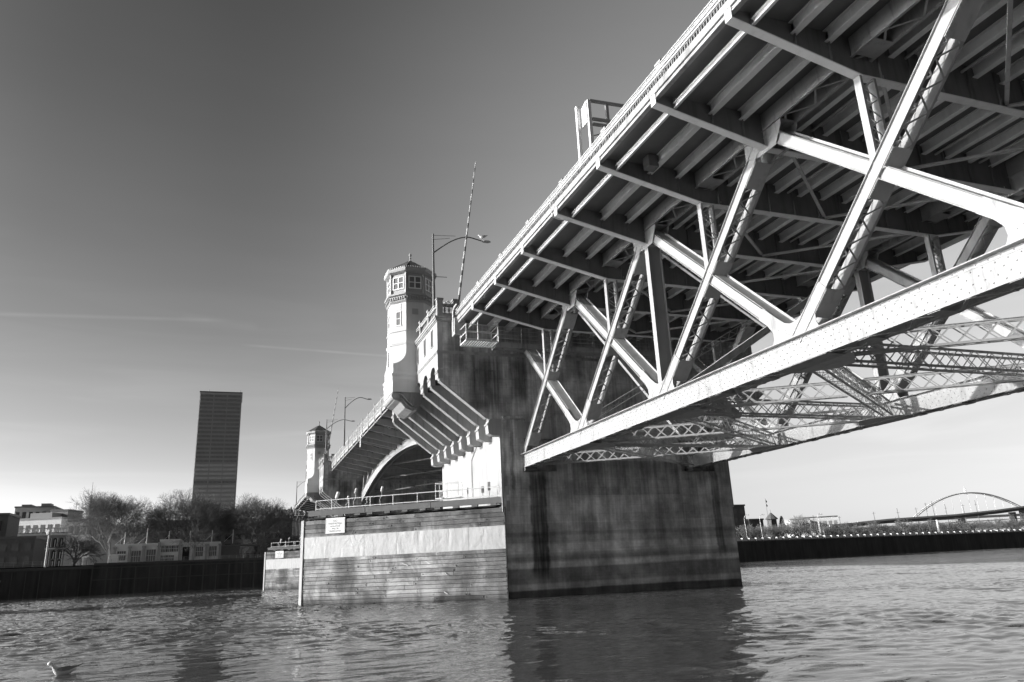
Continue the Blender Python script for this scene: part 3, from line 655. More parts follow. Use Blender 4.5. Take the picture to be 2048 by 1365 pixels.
# ------------------------------------------------------------------ control tower
TC = (10.25, 8.15); TA = 2.2
def ring8(a, k, z):          # k = 1 square ... .414 regular octagon
    c = a*k; X, Y = TC
    return [(X-a, Y-c, z), (X-a, Y+c, z), (X-c, Y+a, z), (X+c, Y+a, z), (X+a, Y+c, z), (X+a, Y-c, z), (X+c, Y-a, z), (X-c, Y-a, z)]
def make_tower():
    t = thing('control_tower', (TC[0], TC[1], 18.9), 'nearer pale octagonal bridge tower with a tiled roof and finial', 'tower')
    Q = .4142
    mb = MB(); sq = .999
    rings = [ring8(TA+.06, sq, 18.95), ring8(TA+.06, sq, 19.9), ring8(TA+.10, sq, 20.2), ring8(TA+.04, sq, 20.7), ring8(TA, sq, 20.95), ring8(TA, sq, 21.72)]
    mb.loft(rings); mb.build('tower_base', TOWERM, t)
    mb = MB(); rr = [ring8(TA, sq, 21.721)]
    for i in range(1, 7):
        u = i/6; rr.append(ring8(TA, sq-(sq-Q)*sin(u*pi/2)**1.2, 21.72+1.35*(1-cos(u*pi/2))+.02))
    rr += [ring8(TA, Q, 24.05)]; mb.loft(rr); mb.loft([ring8(TA-.03, Q, 24.05), ring8(TA-.03, Q, 25.25)]); mb.loft([ring8(TA-.03, Q, 25.25), ring8(TA-.04, Q, 28.3)])
    mb.build('tower_shaft', TOWERM, t)
    mb = MB()
    for z, h, p in ((20.62, .12, .16), (20.50, .12, .12)): mb.loft([ring8(TA+p, sq, z), ring8(TA+p, sq, z+h)])
    for z, h, p in ((23.92, .14, .10), (23.8, .12, .06), (25.18, .12, .06)): mb.loft([ring8(TA+p, Q, z), ring8(TA+p, Q, z+h)])
    mb.build('string_course', TOWERM, t)
    mb = MB()
    mb.loft([ring8(TA+.02, Q, 28.2), ring8(TA+.12, Q, 28.35), ring8(TA+.08, Q, 28.42), ring8(TA+.08, Q, 28.85), ring8(TA+.28, Q, 28.95), ring8(TA+.28, Q, 29.12), ring8(TA+.1, Q, 29.2)])
    for i in range(8):      # small brackets
        r = ring8(TA+.08, Q, 28.6); A = V(r[i]); B = V(r[(i+1) % 8]); n = ((A+B)/2-V((TC[0], TC[1], 28.6))).normalized()
        for k in range(7): p = A.lerp(B, (k+.5)/7)+n*.07; mb.bar(p-V((0, 0, .12)), p+V((0, 0, .18)), .10, .14, n)
    mb.build('cornice', TRIM, t)
    mb = MB(); mb.loft([ring8(TA-.08, Q, 29.15), ring8(TA-.08, Q, 31.35)])
    r0 = ring8(TA-.06, Q, 29.2); r1 = ring8(TA-.06, Q, 31.35)
    for i in range(8): mb.bar(r0[i], r1[i], .22, .22, (1, .3, 0))
    mb.build('cabin_wall', TRIM, t)
    for i in range(8):
        r = ring8(TA-.08, Q, 0); A = V(r[i]); B = V(r[(i+1) % 8]); u = (B-A).normalized(); n = V((u.y, -u.x, 0)); c = (A+B)/2
        if n.dot(c-V((TC[0], TC[1], 0))) < 0: n = -n
        z0, z1, hw = 29.62, 30.98, .66; f = MB()
        def fb(a, b, za, zb, pr): f.bar(c+u*((a+b)/2)+n*pr/2+V((0, 0, za)), c+u*((a+b)/2)+n*pr/2+V((0, 0, zb)), b-a, pr, n)
        fb(-hw, -hw+.1, z0, z1, .10); fb(hw-.1, hw, z0, z1, .10); fb(-.06, .06, z0+.1, z1-.1, .09)
        for za, zb in ((z0, z0+.1), (z1-.1, z1), ((z0+z1)/2-.04, (z0+z1)/2+.04)):
            fb(-hw+.1, hw-.1, za, zb, .095)
        f = f.build('window', WHITE, t); g = MB()
        for a, b in ((-hw+.1, -.06), (.06, hw-.1)):
            for za, zb in ((z0+.1, (z0+z1)/2-.04), ((z0+z1)/2+.04, z1-.1)):
                g.bar(c+u*((a+b)/2)+n*.02+V((0, 0, za)), c+u*((a+b)/2)+n*.02+V((0, 0, zb)), b-a, .02, n)
        g.build('pane', GLASS2, f)
        # small shaft window and sunk panel on the faces
        r = ring8(TA-.04, Q, 0); c2 = (V(r[i])+V(r[(i+1) % 8]))/2
        if i in (1, 2, 5, 7):
            f = MB(); c = c2; fb(-.30, -.22, 25.85, 27.3, .07); fb(.22, .30, 25.85, 27.3, .07); fb(-.22, .22, 27.2, 27.3, .065); fb(-.36, .36, 25.75, 25.85, .10); fb(-.22, .22, 26.5, 26.56, .05)
            f = f.build('window', WHITE, t); g = MB(); g.bar(c+n*.02+V((0, 0, 25.85)), c+n*.02+V((0, 0, 27.2)), .44, .02, n); g.build('pane', GLASS2, f)
        if i in (0, 1, 2, 7):
            g = MB(); g.bar(c2+n*.015+V((0, 0, 27.45 if i == 1 else 26.9)), c2+n*.015+V((0, 0, 28.05 if i == 1 else 27.5)), .62, .03, n); g.build('wall_panel', TRIM if i in (0, 7) else TOWERM, t)
    f = MB(); f.box(TC[0]-.25, TC[0]+.15, TC[1]+TA, TC[1]+TA+.05, 21.9, 23.4); f.build('slot_window', GLASS2, t)
    mb = MB(); mb.loft([ring8(TA+.02, Q, 31.3), ring8(TA+.30, Q, 31.45), ring8(TA+.34, Q, 31.62), ring8(TA+.34, Q, 31.78), ring8(TA+.1, Q, 31.8)]); mb.build('eave', TRIM, t)
    mb = MB(); mb.loft([ring8(TA+.28, Q, 31.79), ring8(TA*.72, Q, 32.45), ring8(TA*.36, Q, 33.05), ring8(.08, Q, 33.45)])
    e0 = ring8(TA+.27, Q, 31.82); e1 = ring8(.1, Q, 33.46)
    for i in range(8): mb.bar(e0[i], e1[i], .09, .09)
    for i in range(8):
        A = V(e0[i]); B = V(e0[(i+1) % 8]); C_ = V((TC[0], TC[1], 33.5)); 
        for k in range(9):
            p = A.lerp(B, (k+.5)/9); mb.bar(p+(C_-p)*.02, p+(C_-p)*.95*(1-abs(k-4)/5.2), .05, .035)
    mb.build('roof', ROOFM, t)
    mb = MB()
    for i in range(8):
        A = V(e0[i]); B = V(e0[(i+1) % 8])
        for k in range(9): p = A.lerp(B, (k+.5)/9); mb.lathe((p.x, p.y, 31.8), [(.07, 0), (.07, .06), (.02, .17)], 5)
    mb.build('eave_ornament', WHITE, t)
    mb = MB(); mb.lathe((TC[0], TC[1], 33.35), [(.26, 0), (.30, .05), (.16, .14), (.08, .22), (.08, .36), (.14, .42), (.07, .5), (.07, .62), (.15, .74), (.15, .86), (.06, 1.0), (.02, 1.12)], 10); mb.build('finial', TRIM, t)
    # scroll console under the base
    X, Y = TC
    mb = MB(); prof = [(Y+TA+.0, 18.95), (Y+TA+.05, 18.55), (Y+TA-.25, 18.2), (Y+TA-.75, 18.0), (Y+TA-1.2, 17.45), (Y+TA-1.9, 17.15), (Y-.2, 17.3), (Y-.6, 17.9), (Y-.9, 18.95)]
    mb.prism(prof, 'X', X-TA+.15, X+TA-.15); mb.build('console', CONC, t)
    for xs in (X-TA+.12, X+TA-.12):
        mb = MB(); s = -1 if xs < X else 1
        for yy, zz, r in ((Y+TA-.30, 18.52, .36), (Y+.25, 18.1, .48)):
            for rr_, w in ((r, .05), (r*.72, .10), (r*.4, .15)):
                mb.tube((xs, yy, zz), (xs+s*w, yy, zz), rr_, n=16)
        mb.path([(xs+s*.06, Y+TA-.4, 18.85), (xs+s*.06, Y+TA-.95, 18.65), (xs+s*.06, Y+TA-1.3, 18.2), (xs+s*.06, Y+TA-1.8, 17.75), (xs+s*.06, Y+.3, 17.6)], .09)
        mb.path([(xs+s*.04, Y+TA-.3, 18.2), (xs+s*.04, Y+TA-.9, 18.3), (xs+s*.04, Y+TA-1.2, 17.95), (xs+s*.04, Y+TA-1.75, 17.5), (xs+s*.04, Y-.1, 17.45)], .06)
        mb.build('scroll', CONC, t)
    mb = MB(); mb.tube((X-TA+.1, Y+TA-.22, 18.6), (X+TA-.1, Y+TA-.22, 18.6), .34, n=14); mb.build('roll_moulding', TRIM, t)
    return t
tower = make_tower()
# ------------------------------------------------------------------ timber fender
FA = V((-.04, 2.36, 0)); FN = V((12.2, 17.75, 0)); FD = (FN-FA).normalized(); FNN = V((-FD.y, FD.x, 0)); FL = (FN-FA).length
if FNN.x > 0: FNN = -FNN
def fp(s, d=0, z=0): return FA+FD*s+FNN*d+V((0, 0, z))
def make_fender():
    t = thing('timber_fender', (9.5, 9.0, 0), 'big plank fender with a pale sheet metal band, beside the dark pier face', 'fender')
    rng = random.Random(5)
    mb = MB(); C1 = V((20.2, 2.32, 0)); n1 = V((12.6, 17.92, 0))
    def pr(off):
        return [(FA.x+.1, FA.y), (FN.x-FNN.x*off, FN.y-FNN.y*off), (n1.x, n1.y-.1), (C1.x, C1.y)]
    mb.prism([(p[0], p[1]) for p in [(FA+FNN*-.12), (FN+FNN*-.12), n1-V((0, .15, 0)), C1]], 'Z', -3, 7.36); mb.build('core', BRICK, t)
    def rows(name, z0, z1, n, seams):
        mb = MB(); h = (z1-z0)/n
        for i in range(n):
            za, zb = z0+i*h+.02, z0+(i+1)*h-.02; cuts = [0]; s = rng.uniform(1.5, 5)
            while s < FL-1: cuts.append(s); s += rng.choice((3.0, 4.5, 6.0))
            cuts.append(FL)
            for a, b in zip(cuts, cuts[1:]):
                mb.cur = rng.uniform(.26, .52); o = rng.uniform(-.012, .012)
                A, B = fp(a+.008, -.06+o), fp(b-.008, -.06+o); mb.bar(A+V((0, 0, (za+zb)/2)), B+V((0, 0, (za+zb)/2)), .12, zb-za)
                mb.cur = .5
                for ss in (a+.15, b-.15):
                    if rng.random() < .45: mb.tube(fp(ss, .0+o, (za+zb)/2+rng.uniform(-.1, .1)), fp(ss, .04+o, (za+zb)/2), .045, n=6)
        mb.build(name, PLANK, t, shade=True)
        mb = MB(); A, B = V((n1.x+.06, n1.y, 0)), V((C1.x+.1, C1.y, 0))
        mb.bar(A+V((0, 0, (z0+z1)/2)), B+V((0, 0, (z0+z1)/2)), .12, z1-z0-.02); mb.build(name, PLANK, t)
    rows('lower_planking', -.6, 4.02, 14, 0); rows('upper_planking', 5.86, 7.36, 4, 0)
    mb = MB(); ws = [0, 3.4, 6.7, 10.2, 13.4, 17.3, FL]
    for a, b in zip(ws, ws[1:]):
        n = 8; nz = 5; base = len(mb.v); o = 0; b -= .02
        vs = [fp(a+(b-a)*i/n, .012+(rng.uniform(-.009, .009) if 0 < i < n else 0), 4.0+1.88*j/nz) for i in range(n+1) for j in range(nz+1)]
        mb.add(vs, [(i*(nz+1)+j, (i+1)*(nz+1)+j, (i+1)*(nz+1)+j+1, i*(nz+1)+j+1) for i in range(n) for j in range(nz)])
    sh = mb.build('metal_sheet', SHEET, t, smooth=True)
    mb = MB(); mb.prism([(FN.x, FN.y), (FN.x+FNN.x*.08, FN.y+FNN.y*.08), (n1.x, n1.y+.08), (n1.x, n1.y)], 'Z', -1, 7.42); mb.build('nose_plate', CONCL, t)
    mb = MB(); mb.bar(fp(.03, .0, -1), fp(.03, .0, 7.40), .09, .08, FNN); mb.build('corner_post', DARK, t)
    for s, z, dx in ((9.6, 3.2, 1.9), (7.4, 3.3, 1.6), (5.6, 2.3, .7), (5.7, .75, 1.2)):
        mb = MB(); mb.bar(fp(s, .04, z), fp(s-dx*.3, .14, z-.18), .05, .05); mb.build('loose_bracket', STEEL2, t)
    # deck and timber kerb along the edge
    mb = MB(); mb.prism([(p[0], p[1]) for p in [fp(.5, -.4), fp(FL-.3, -.4), n1-V((0, .4, 0)), C1-V((.5, 0, 0))]], 'Z', 7.50, 7.62); mb.build('fender_deck', DARK, t)
    for a, b in ((.3, 6.9), (6.95, 13.4), (13.45, FL-.3)):
        mb = MB(); mb.bar(fp(a, -.25, 8.02), fp(b, -.25, 8.02), .3, .50)
        k = a+.5
        while k < b-.3: mb.bar(fp(k, -.25, 7.68), fp(k+.55, -.25, 7.68), .26, .17); k += 1.75
        mb.build('kerb_timber', BRICK, t)
    return t
fender = make_fender()
# sign
def make_sign():
    c = fp(16.35, .055, 6.80); s = thing('warning_sign', c, 'white no trespassing sign on the upper planks of the nearer fender', 'sign')
    mb = MB(); mb.bar(c-FD*1.0, c+FD*1.0, .03, 1.36); mb.build('sign_board', WHITE, s)
    mb = MB()
    for a, b in ((-.95, -.93), (.93, .95)): mb.bar(c+FD*((a+b)/2)+FNN*.018-V((0, 0, .62)), c+FD*((a+b)/2)+FNN*.018+V((0, 0, .62)), .02, .006, FNN)
    mb.build('sign_border', STEELD, s)
    q = Matrix((-FD, V((0, 0, 1)), FNN)).transposed().to_4x4()
    for txt, z, sz in (('NO', .40, .27), ('TRESPASSING', .17, .235), ('VIOLATORS', -.07, .185), ('WILL BE', -.28, .185), ('PROSECUTED', -.49, .185)):
        cu = bpy.data.curves.new('lettering', 'FONT'); cu.body = txt; cu.size = sz; cu.align_x = 'CENTER'; cu.align_y = 'CENTER'; cu.extrude = .003; cu.offset = .0; cu.space_character = 1.08
        o = bpy.data.objects.new('tmp', cu); COL.objects.link(o); dg = bpy.context.evaluated_depsgraph_get(); me = bpy.data.meshes.new_from_object(o.evaluated_get(dg)); bpy.data.objects.remove(o)
        me.materials.clear(); me.materials.append(STEELD)
        o = bpy.data.objects.new('lettering', me); COL.objects.link(o); o.parent = s; mm = q.copy(); mm.translation = FNN*.022+V((0, 0, z)); o.matrix_local = mm
    return s
sign = make_sign()
# walkway railing on the fender
def make_walk():
    r = thing('walkway_railing', fp(9, -.3, 8.25), 'white pipe railing along the edge of the nearer fender walkway', 'railing')
    mb = MB()
    for z, a, b in ((8.40, .6, FL-1.0), (9.15, .6, FL-1.0)): mb.tube(fp(a, -.3, z), fp(b, -.3, z), .035)
    mb.tube(fp(FL-1.0, -.3, 8.4), fp(FL-1.0, -.3, 9.15), .035); mb.build('rail', RAIL, r)
    for s in (FL-1.0, 17.0, 15.2, 13.0, 10.7, 8.3, 6.0, 3.0, .6):
        mb = MB(); mb.tube(fp(s, -.3, 8.2), fp(s, -.3, 9.17), .04); mb.build('rail_post', RAIL, r)
    c = thing('access_cage', fp(5.6, -.8, 8.2), 'small white pipe cage with a step platform on the fender walkway', 'platform')
    mb = MB(); mb.bar(fp(4.3, -.9, 8.55), fp(6.6, -.9, 8.55), 1.0, .08); mb.build('platform_step', RAIL, c)
    mb = MB()
    for s in (4.4, 5.5, 6.6):
        for d in (-.45, -1.3): mb.tube(fp(s, d, 8.5), fp(s, d, 9.9 if s > 5 else 9.7), .03)
    for z in (9.2, 9.85):
        for d in (-.45, -1.3): mb.tube(fp(4.4, d, z), fp(6.6, d, z), .03)
        mb.tube(fp(6.6, -.45, z), fp(6.6, -1.3, z), .03)
    mb.build('cage_rail', RAIL, c)
    g = [r, c]
    for s, z, h, sz, lab in ((16.9, 8.25, 1.1, 1.35, 'big tilted cylinder lamp at the left end of the fender walkway'), (15.7, 8.25, .9, .8, 'small lamp on a crooked arm, second from the left on the fender walkway'), (14.9, 8.25, 1.5, 1.0, 'taller lamp on a crooked arm, third from the left on the fender walkway'), (13.7, 8.25, .7, .75, 'low lamp near the foot of the distant arch'), (12.2, 8.25, 1.5, .9, 'pale lamp in front of the dark arch opening')):
        L = thing('navigation_lamp', fp(s, -.7, z), lab, 'lamp', 'lamps on the fender walkway')
        mb = MB(); sz *= .72; h *= .9; mb.path([fp(s, -.7, z), fp(s+.05, -.7, z+h*.5), fp(s-.18, -.7, z+h*.75), fp(s-.1, -.7, z+h)], .03); mb.build('lamp_arm', STEEL2, L)
        mb = MB(); A = fp(s-.1, -.7, z+h); B = fp(s-.35*sz, -.7, z+h+.62*sz); mb.tube(A, A.lerp(B, .15), .06, .15*sz, 10); mb.tube(A.lerp(B, .15), B, .15*sz, .16*sz, 12); mb.tube(B, B+(B-A)*.08, .16*sz, .08*sz, 12); mb.build('lamp_head', RAIL if s in (16.9, 12.2) else STEEL2, L); g.append(L)
    for s, h, w, lab in ((3.6, 1.0, .10, 'thin dark pole sign before the white pier wall, left of three'), (2.2, 1.0, .24, 'short grey marker board on a post before the white pier wall'), (1.6, 1.35, .22, 'tall grey marker board on a post nearest the pier corner')):
        L = thing('marker_post', fp(s, -.6, 8.25), lab, 'marker post', 'marker posts on the walkway')
        mb = MB(); mb.tube(fp(s, -.6, 8.2), fp(s, -.6, 8.3+h*.5), .03); mb.build('post', STEELD, L); mb = MB(); mb.bar(fp(s, -.6, 8.3+h*.45), fp(s, -.6, 8.3+h), w, .08, FNN); mb.build('board', STEELD, L); g.append(L)
    return g
walk = make_walk()
# ------------------------------------------------------------------ street lamps, gates, gantry, gulls
def lamp(x, y, z0, z1, s, label, arm=3.9):
    t = thing('street_lamp', (x, y, z0), label, 'street lamp', 'bridge street lamps')
    mb = MB(); mb.tube((x, y, z0), (x, y, z0+2.8), .16, .14, 10); mb.tube((x, y, z0+2.8), (x, y, z1), .13, .085, 10); mb.build('pole', STEELD, t)
    pts = [(x, y+s*arm*u, z1-2.0+2.05*sin(min(1, u*1.35)*pi/2)-(.28*(u-.74)/.26 if u > .74 else 0)) for u in [i/14 for i in range(15)]]
    mb = MB(); mb.path(pts, .06, 8); mb.path([(x, y, z1-.15), (x, y+s*arm*.45, z1+.02)], .02); mb.path([(x, y, z1-.6), (x, y+s*arm*.33, z1-.28)], .02); mb.build('lamp_arm', STEELD, t)
    e = V(pts[-1]); mb = MB(); mb.loft([[(e.x+a*w, e.y+s*d, e.z+b*h) for a, b in ((-1, 0), (-.6, 1), (.6, 1), (1, 0), (.7, -.8), (-.7, -.8))] for d, w, h in ((-.15, .05, .05), (.1, .17, .11), (.55, .19, .12), (.8, .08, .06))]); mb.build('lamp_head', STEEL2, t)
    return t, e
L1, e1 = lamp(3.0, 7.5, 25.3, 33.4, -1, 'tall street lamp with a gull on its head, beside the nearer tower', 5.0)
mb = MB(); mb.tube((3.0, 7.4, 29.0), (3.0, 6.2, 29.05), .03); mb.build('side_bracket', STEELD, L1)
lamp(68.0, 7.2, 23.4, 31.9, -1, 'street lamp standing on the middle of the bascule span', 3.8)
lamp(96.0, 7.3, 25.3, 33.4, -1, 'street lamp behind the farther tower roof, its arm arching right', 5.0)
lamp(152, 6.6, 23.7, 31.6, -1, 'street lamp beyond the farther tower, on the far approach', 3.8)
lamp(186, 6.6, 23.7, 31.0, -1, 'farthest small street lamp above the wooded hill', 3.8)
mb = MB(); mb.path([(-48.1, 5.7, 25), (-48.1, 5.7, 33)], .12); tag(mb.build('utility_pole', STEELD, None, (-48.1, 5.7, 23.6)), 'dark pole top rising behind the near span railing at the top edge', 'pole')
WINGM = simple('grey_wing_feathers', .30, .3, 9, .8)
def gull(loc, hd, sc, label, swim):
    loc = V(loc); t = thing('gull', loc, label, 'gull'); d = V((cos(hd), sin(hd), 0)); r = V((-d.y, d.x, 0))
    def P(a, b, c): return loc+d*(a*sc)+r*(b*sc)+V((0, 0, c*sc))
    prof = [(-.30, .015, .02, .13), (-.24, .055, .045, .13), (-.14, .09, .09, .105), (0, .11, .12, .09), (.10, .10, .10, .11), (.17, .075, .08, .17), (.20, .056, .06, .23), (.225, .056, .06, .275), (.27, .05, .05, .285), (.31, .024, .024, .28)]
    mb = MB(); mb.loft([[P(a, w*cos(2*pi*i/12), c+h*sin(2*pi*i/12)) for i in range(12)] for a, w, h, c in prof]); mb.build('body', WHITE, t, smooth=True)
    mb = MB(); mb.tube(P(.30, 0, .28), P(.37, 0, .265), .014*sc, .004*sc, 6); mb.build('beak', STEEL2, t)
    for s in (-1, 1):
        mb = MB(); mb.loft([[P(a, s*(w+.004), c+h) for h in (-.03*k, .0, .035*k)]+[P(a, s*(w-.03), c+.02)] for a, w, c, k in ((.10, .09, .15, .6), (0, .116, .155, 1.5), (-.15, .098, .165, 1.4), (-.30, .05, .19, .6), (-.42, .012, .225, .2))]); mb.build('wing', WINGM, t)
    if not swim:
        for s in (-1, 1): mb = MB(); mb.tube(P(0, s*.03, .0), P(0, s*.03, -.13), .008*sc, n=5); mb.build('leg', STEELD, t)
    return t
gull((-32.0, 28.45, -.04), 1.75, 1.35, 'white gull swimming on the river at the lower left', True)
gull((e1.x, e1.y+.05, e1.z+.30), 1.2, 1.3, 'white gull perched on the head of the tall street lamp', False)
def gate(x, y, z0, zt, dy, dx, label):
    t = thing('barrier_gate', (x, y, z0), label, 'barrier gate', 'raised barrier gates')
    mb = MB(); mb.tube((x, y, z0+.6), (x+dx, y+dy, zt), .13, .045, 8); mb.build('gate_arm', STRIPE, t)
    mb = MB(); mb.box(x-.25, x+.25, y-.3, y+.3, z0, z0+1.7); mb.path([(x-.1, y+1.2, z0+.3), (x-.1, y+1.2, z0+1.6), (x-.1, y+.5, z0+1.2), (x, y, z0+.9)], .07); mb.path([(x-.1, y+1.5, z0+1.0), (x-.1, y+.9, z0+1.8), (x-.1, y+.2, z0+1.2)], .05); mb.build('gate_machine', RAIL, t)
gate(1.6, 5.7, 24.3, 41.2, -2.4, .3, 'long striped barrier arm raised upright at the nearer tower')
gate(100.5, 6.9, 24.3, 41.2, -2.4, .3, 'distant thin barrier arm raised beside the farther tower')
g = thing('steel_frame_shelter', (-27, 5, 23.6), 'white steel frame structure rising above the near span railing', 'steel frame')
for x, y in ((-26.45, 6.1), (-27.25, 5.75)):
    mb = MB(); mb.box(x-.10, x+.10, y-.1, y+.1, 23.6, 28.35); mb.build('post', WHITE, g)
mb = MB(); mb.prism([(-26.5, 26.9), (-27.25, 26.9), (-27.25, 28.3), (-26.5, 28.1)], 'Y', 5.85, 5.92); mb.build('side_panel', WHITE, g)
for x, y in ((-27.4, 3.3), (-27.3, 4.6)): mb = MB(); mb.box(x-.08, x+.08, y-.08, y+.08, 23.6, 28.2); mb.build('post', TRIM, g)
for A, B in (((-27.3, 5.7, 28.3), (-27.4, 2.8, 28.3)), ((-27.3, 5.6, 27.1), (-27.4, 2.8, 27.1)), ((-27.3, 5.6, 26.75), (-27.4, 3.3, 26.75))): mb = MB(); mb.bar(A, B, .14, .16); mb.build('crossbeam', TRIM, g)
mb = MB(); mb.tube((-27.3, 5.6, 26.0), (-27.4, 2.8, 27.0), .03); mb.build('cable', STEELD, g)
# ------------------------------------------------------------------ bascule span
bs = thing('bascule_span', (56.75, -8.37, 0), 'middle drawbridge span with a curved white arch girder between the two towers', 'bridge span')
BX0, BX1 = LP+.1, 93-.1
def zlow(x): return 20.35-.0035*(x-56.75)**2
mb = MB(); mb.box(BX0, 56.70, YF+.4, YN-.3, 23.0, 23.25); mb.build('deck_slab', DECKC, bs); mb = MB(); mb.box(56.8, BX1, YF+.4, YN-.3, 23.0, 23.25); mb.build('deck_slab', DECKC, bs)
for y, s in ((YN, 1), (YF, -1)):
    for a, b in ((BX0, 56.7), (56.8, BX1)):
        mb = MB(); mb.box(a, b, *sorted((y-s*.1, y-s*.3)), 22.85, 23.3); mb.box(a, b, *sorted((y-s*.02, y-s*.3)), 23.3, 23.42); mb.build('fascia', CONCL, bs)
    for z in (22.45,): mb = MB(); mb.box(BX0, BX1, *sorted((y-s*.1, y-s*.2)), 22.35, 22.5); mb.build('edge_channel', STEEL, bs)
beams = [25.4+5.41*k for k in range(-0, 6)]+[56.0, 57.5]+[62.9+5.41*k for k in range(6)]
for x in beams:
    mb = MB(); mb.prism([(YN-.1, 22.4), (.2, 21.05), (YS[1]-.2, 21.05), (YF+.1, 22.4), (YF+.1, 22.98), (YN-.1, 22.98)], 'X', x-.03, x+.03)
    for p, q in (((x, YN-.1, 22.38), (x, .2, 21.03)), ((x, .2, 21.03), (x, YS[1]-.2, 21.03)), ((x, YS[1]-.2, 21.03), (x, YF+.1, 22.38))): mb.bar(p, q, .34, .05)
    mb.box(x-.12, x+.12, YN-.1, YN-.02, 22.36, 24.9-.9)
    for yy in (4.3, 2.2): mb.box(x-.1, x+.1, yy-.02, yy+.02, 22.4-(6.4-yy)*.22+.04, 22.9)
    mb.build('floor_beam', STEEL2, bs)
for y in (3.4, 1.7, -2, -4.2, -6.3, -8.4, -10.5, -12.6, -14.7, -18.4, -20.2):
    mb = MB(); mb.box(BX0, BX1, y-.02, y+.02, 22.5, 23.0); mb.box(BX0, BX1, y-.12, y+.12, 22.46, 22.5); mb.build('stringer', STEEL2, bs)
for x, x2 in zip(beams, beams[1:]):
    if x2-x > 3: mb = MB(); mb.bar((x, 5.9, 22.35), (x2, 2.2, 22.3), .12, .12); mb.build('deck_brace', STEEL, bs)
for yc in YS:
    mb = MB(); n = 48; xs = [BX0+(BX1-BX0)*i/n for i in range(n+1)]
    for s in (-1, 1):
        y0, y1 = sorted((yc+s*.40, yc+s*.44)); lo = [(x, zlow(x)) for x in xs]; hi = [(x, min(22.6, zlow(x)+1.15+.0006*(x-56.75)**2)) for x in xs]
        for i in range(n):
            mb.add([(lo[i][0], y0, lo[i][1]), (lo[i+1][0], y0, lo[i+1][1]), (hi[i+1][0], y0, hi[i+1][1]), (hi[i][0], y0, hi[i][1]), (lo[i][0], y1, lo[i][1]), (lo[i+1][0], y1, lo[i+1][1]), (hi[i+1][0], y1, hi[i+1][1]), (hi[i][0], y1, hi[i][1])],
                   [(0, 1, 2, 3), (4, 5, 6, 7), (0, 1, 5, 4), (3, 2, 6, 7)])
    for i in range(n):
        for zz in (0,): [mb.bar((xs[i], yc+q, zlow(xs[i])-.03), (xs[i+1], yc+q, zlow(xs[i+1])-.03), .34, .04) for q in (-.36, .36)]; mb.bar((xs[i], yc-.3, zlow(xs[i])-.04), (xs[i+1], yc+.3, zlow(xs[i+1])-.04), .16, .03)
        mb.bar((xs[i], yc, zlow(xs[i])+1.2+.0006*(xs[i]-56.75)**2), (xs[i+1], yc, zlow(xs[i+1])+1.2+.0006*(xs[i+1]-56.75)**2), 1.2, .04)
    mb.build('arch_girder', RIV, bs)
    mb = MB()
    for a, b in ((BX0, 56.7), (56.8, BX1)): mb.box(a, b, yc-.4, yc+.4, 21.9, 22.6)
    mb.build('top_chord', STEEL, bs)
    for x in beams:
        if zlow(x)+1.4 < 20.9 and x > 30 or zlow(x) < 19.5:
            mb = MB(); mb.bar((x, yc+.35, zlow(x)+1.2), (x, yc+.35, 21.0), .12, .25, (1, 0, 0)); mb.bar((x, yc-.35, zlow(x)+1.2), (x, yc-.35, 21.0), .12, .25, (1, 0, 0)); mb.build('spandrel_post', STEEL, bs)
            mb = MB(); xx = x+(2.7 if x > 56 else -2.7); mb.bar((x, yc+.35, 21.0), (xx, yc+.35, zlow(xx)+1.4), .1, .25); mb.bar((x, yc-.35, 21.0), (xx, yc-.35, zlow(xx)+1.4), .1, .25); mb.build('spandrel_diagonal', STEEL, bs)
for x in (35, 45.5, 68, 78.5, 88):
    girder((x, -.5, zlow(x)+.5), (x, YS[1]+.5, zlow(x)+.5), .5, .9, 'cross_girder', 13, bs)
for a, b in ((35, 45.5), (45.5, 68), (68, 78.5), (78.5, 88)):
    for ya, yb in ((-.6, YS[1]+.6), (YS[1]+.6, -.6)): mb = MB(); mb.bar((a, ya, zlow(a)+.3), (b, yb, zlow(b)+.3), .25, .25); mb.build('lateral_brace', STEEL2, bs)
for y, s, lab in ((YN-.05, 1, 'mesh guard rail with tall posts along the left edge of the drawbridge span'), (YF+.05, -1, 'mesh guard rail on the far right edge of the drawbridge span')):
    r = thing('bridge_railing', (56.75, y, 23.4), lab, 'railing')
    for z in (23.55, 24.6): mb = MB(); mb.tube((BX0, y, z), (BX1, y, z), .035); mb.build('rail', RAIL, r)
    mb = MB(); x = BX0
    while x < BX1: mb.box(x-.012, x+.012, y-.01, y+.01, 23.55, 24.6); x += .30
    for k in range(6): mb.box(BX0, BX1, y-.01, y+.01, 23.7+k*.15, 23.715+k*.15)
    mb.build('mesh_panel', BLDL, r)
    for x in beams: mb = MB(); mb.tube((x, y+s*.05, 22.4), (x, y+s*.05, 24.95), .06); mb.lathe((x, y+s*.05, 24.92), [(.05, 0), (.09, .07), (.05, .14)], 8); mb.build('rail_post', STEEL2, r)
lad = thing('hanging_ladder', (53.5, 6.7, 20.7), 'short white ladder hanging below the middle of the drawbridge span edge', 'ladder')
for x in (53.2, 53.8): mb = MB(); mb.tube((x, 6.6, 20.9), (x, 6.6, 22.9), .06); mb.build('stile', RAIL, lad)
mb = MB()
for k in range(5): mb.tube((53.2, 6.6, 21.1+k*.35), (53.8, 6.6, 21.1+k*.35), .03)
mb.build('rung', RAIL, lad)
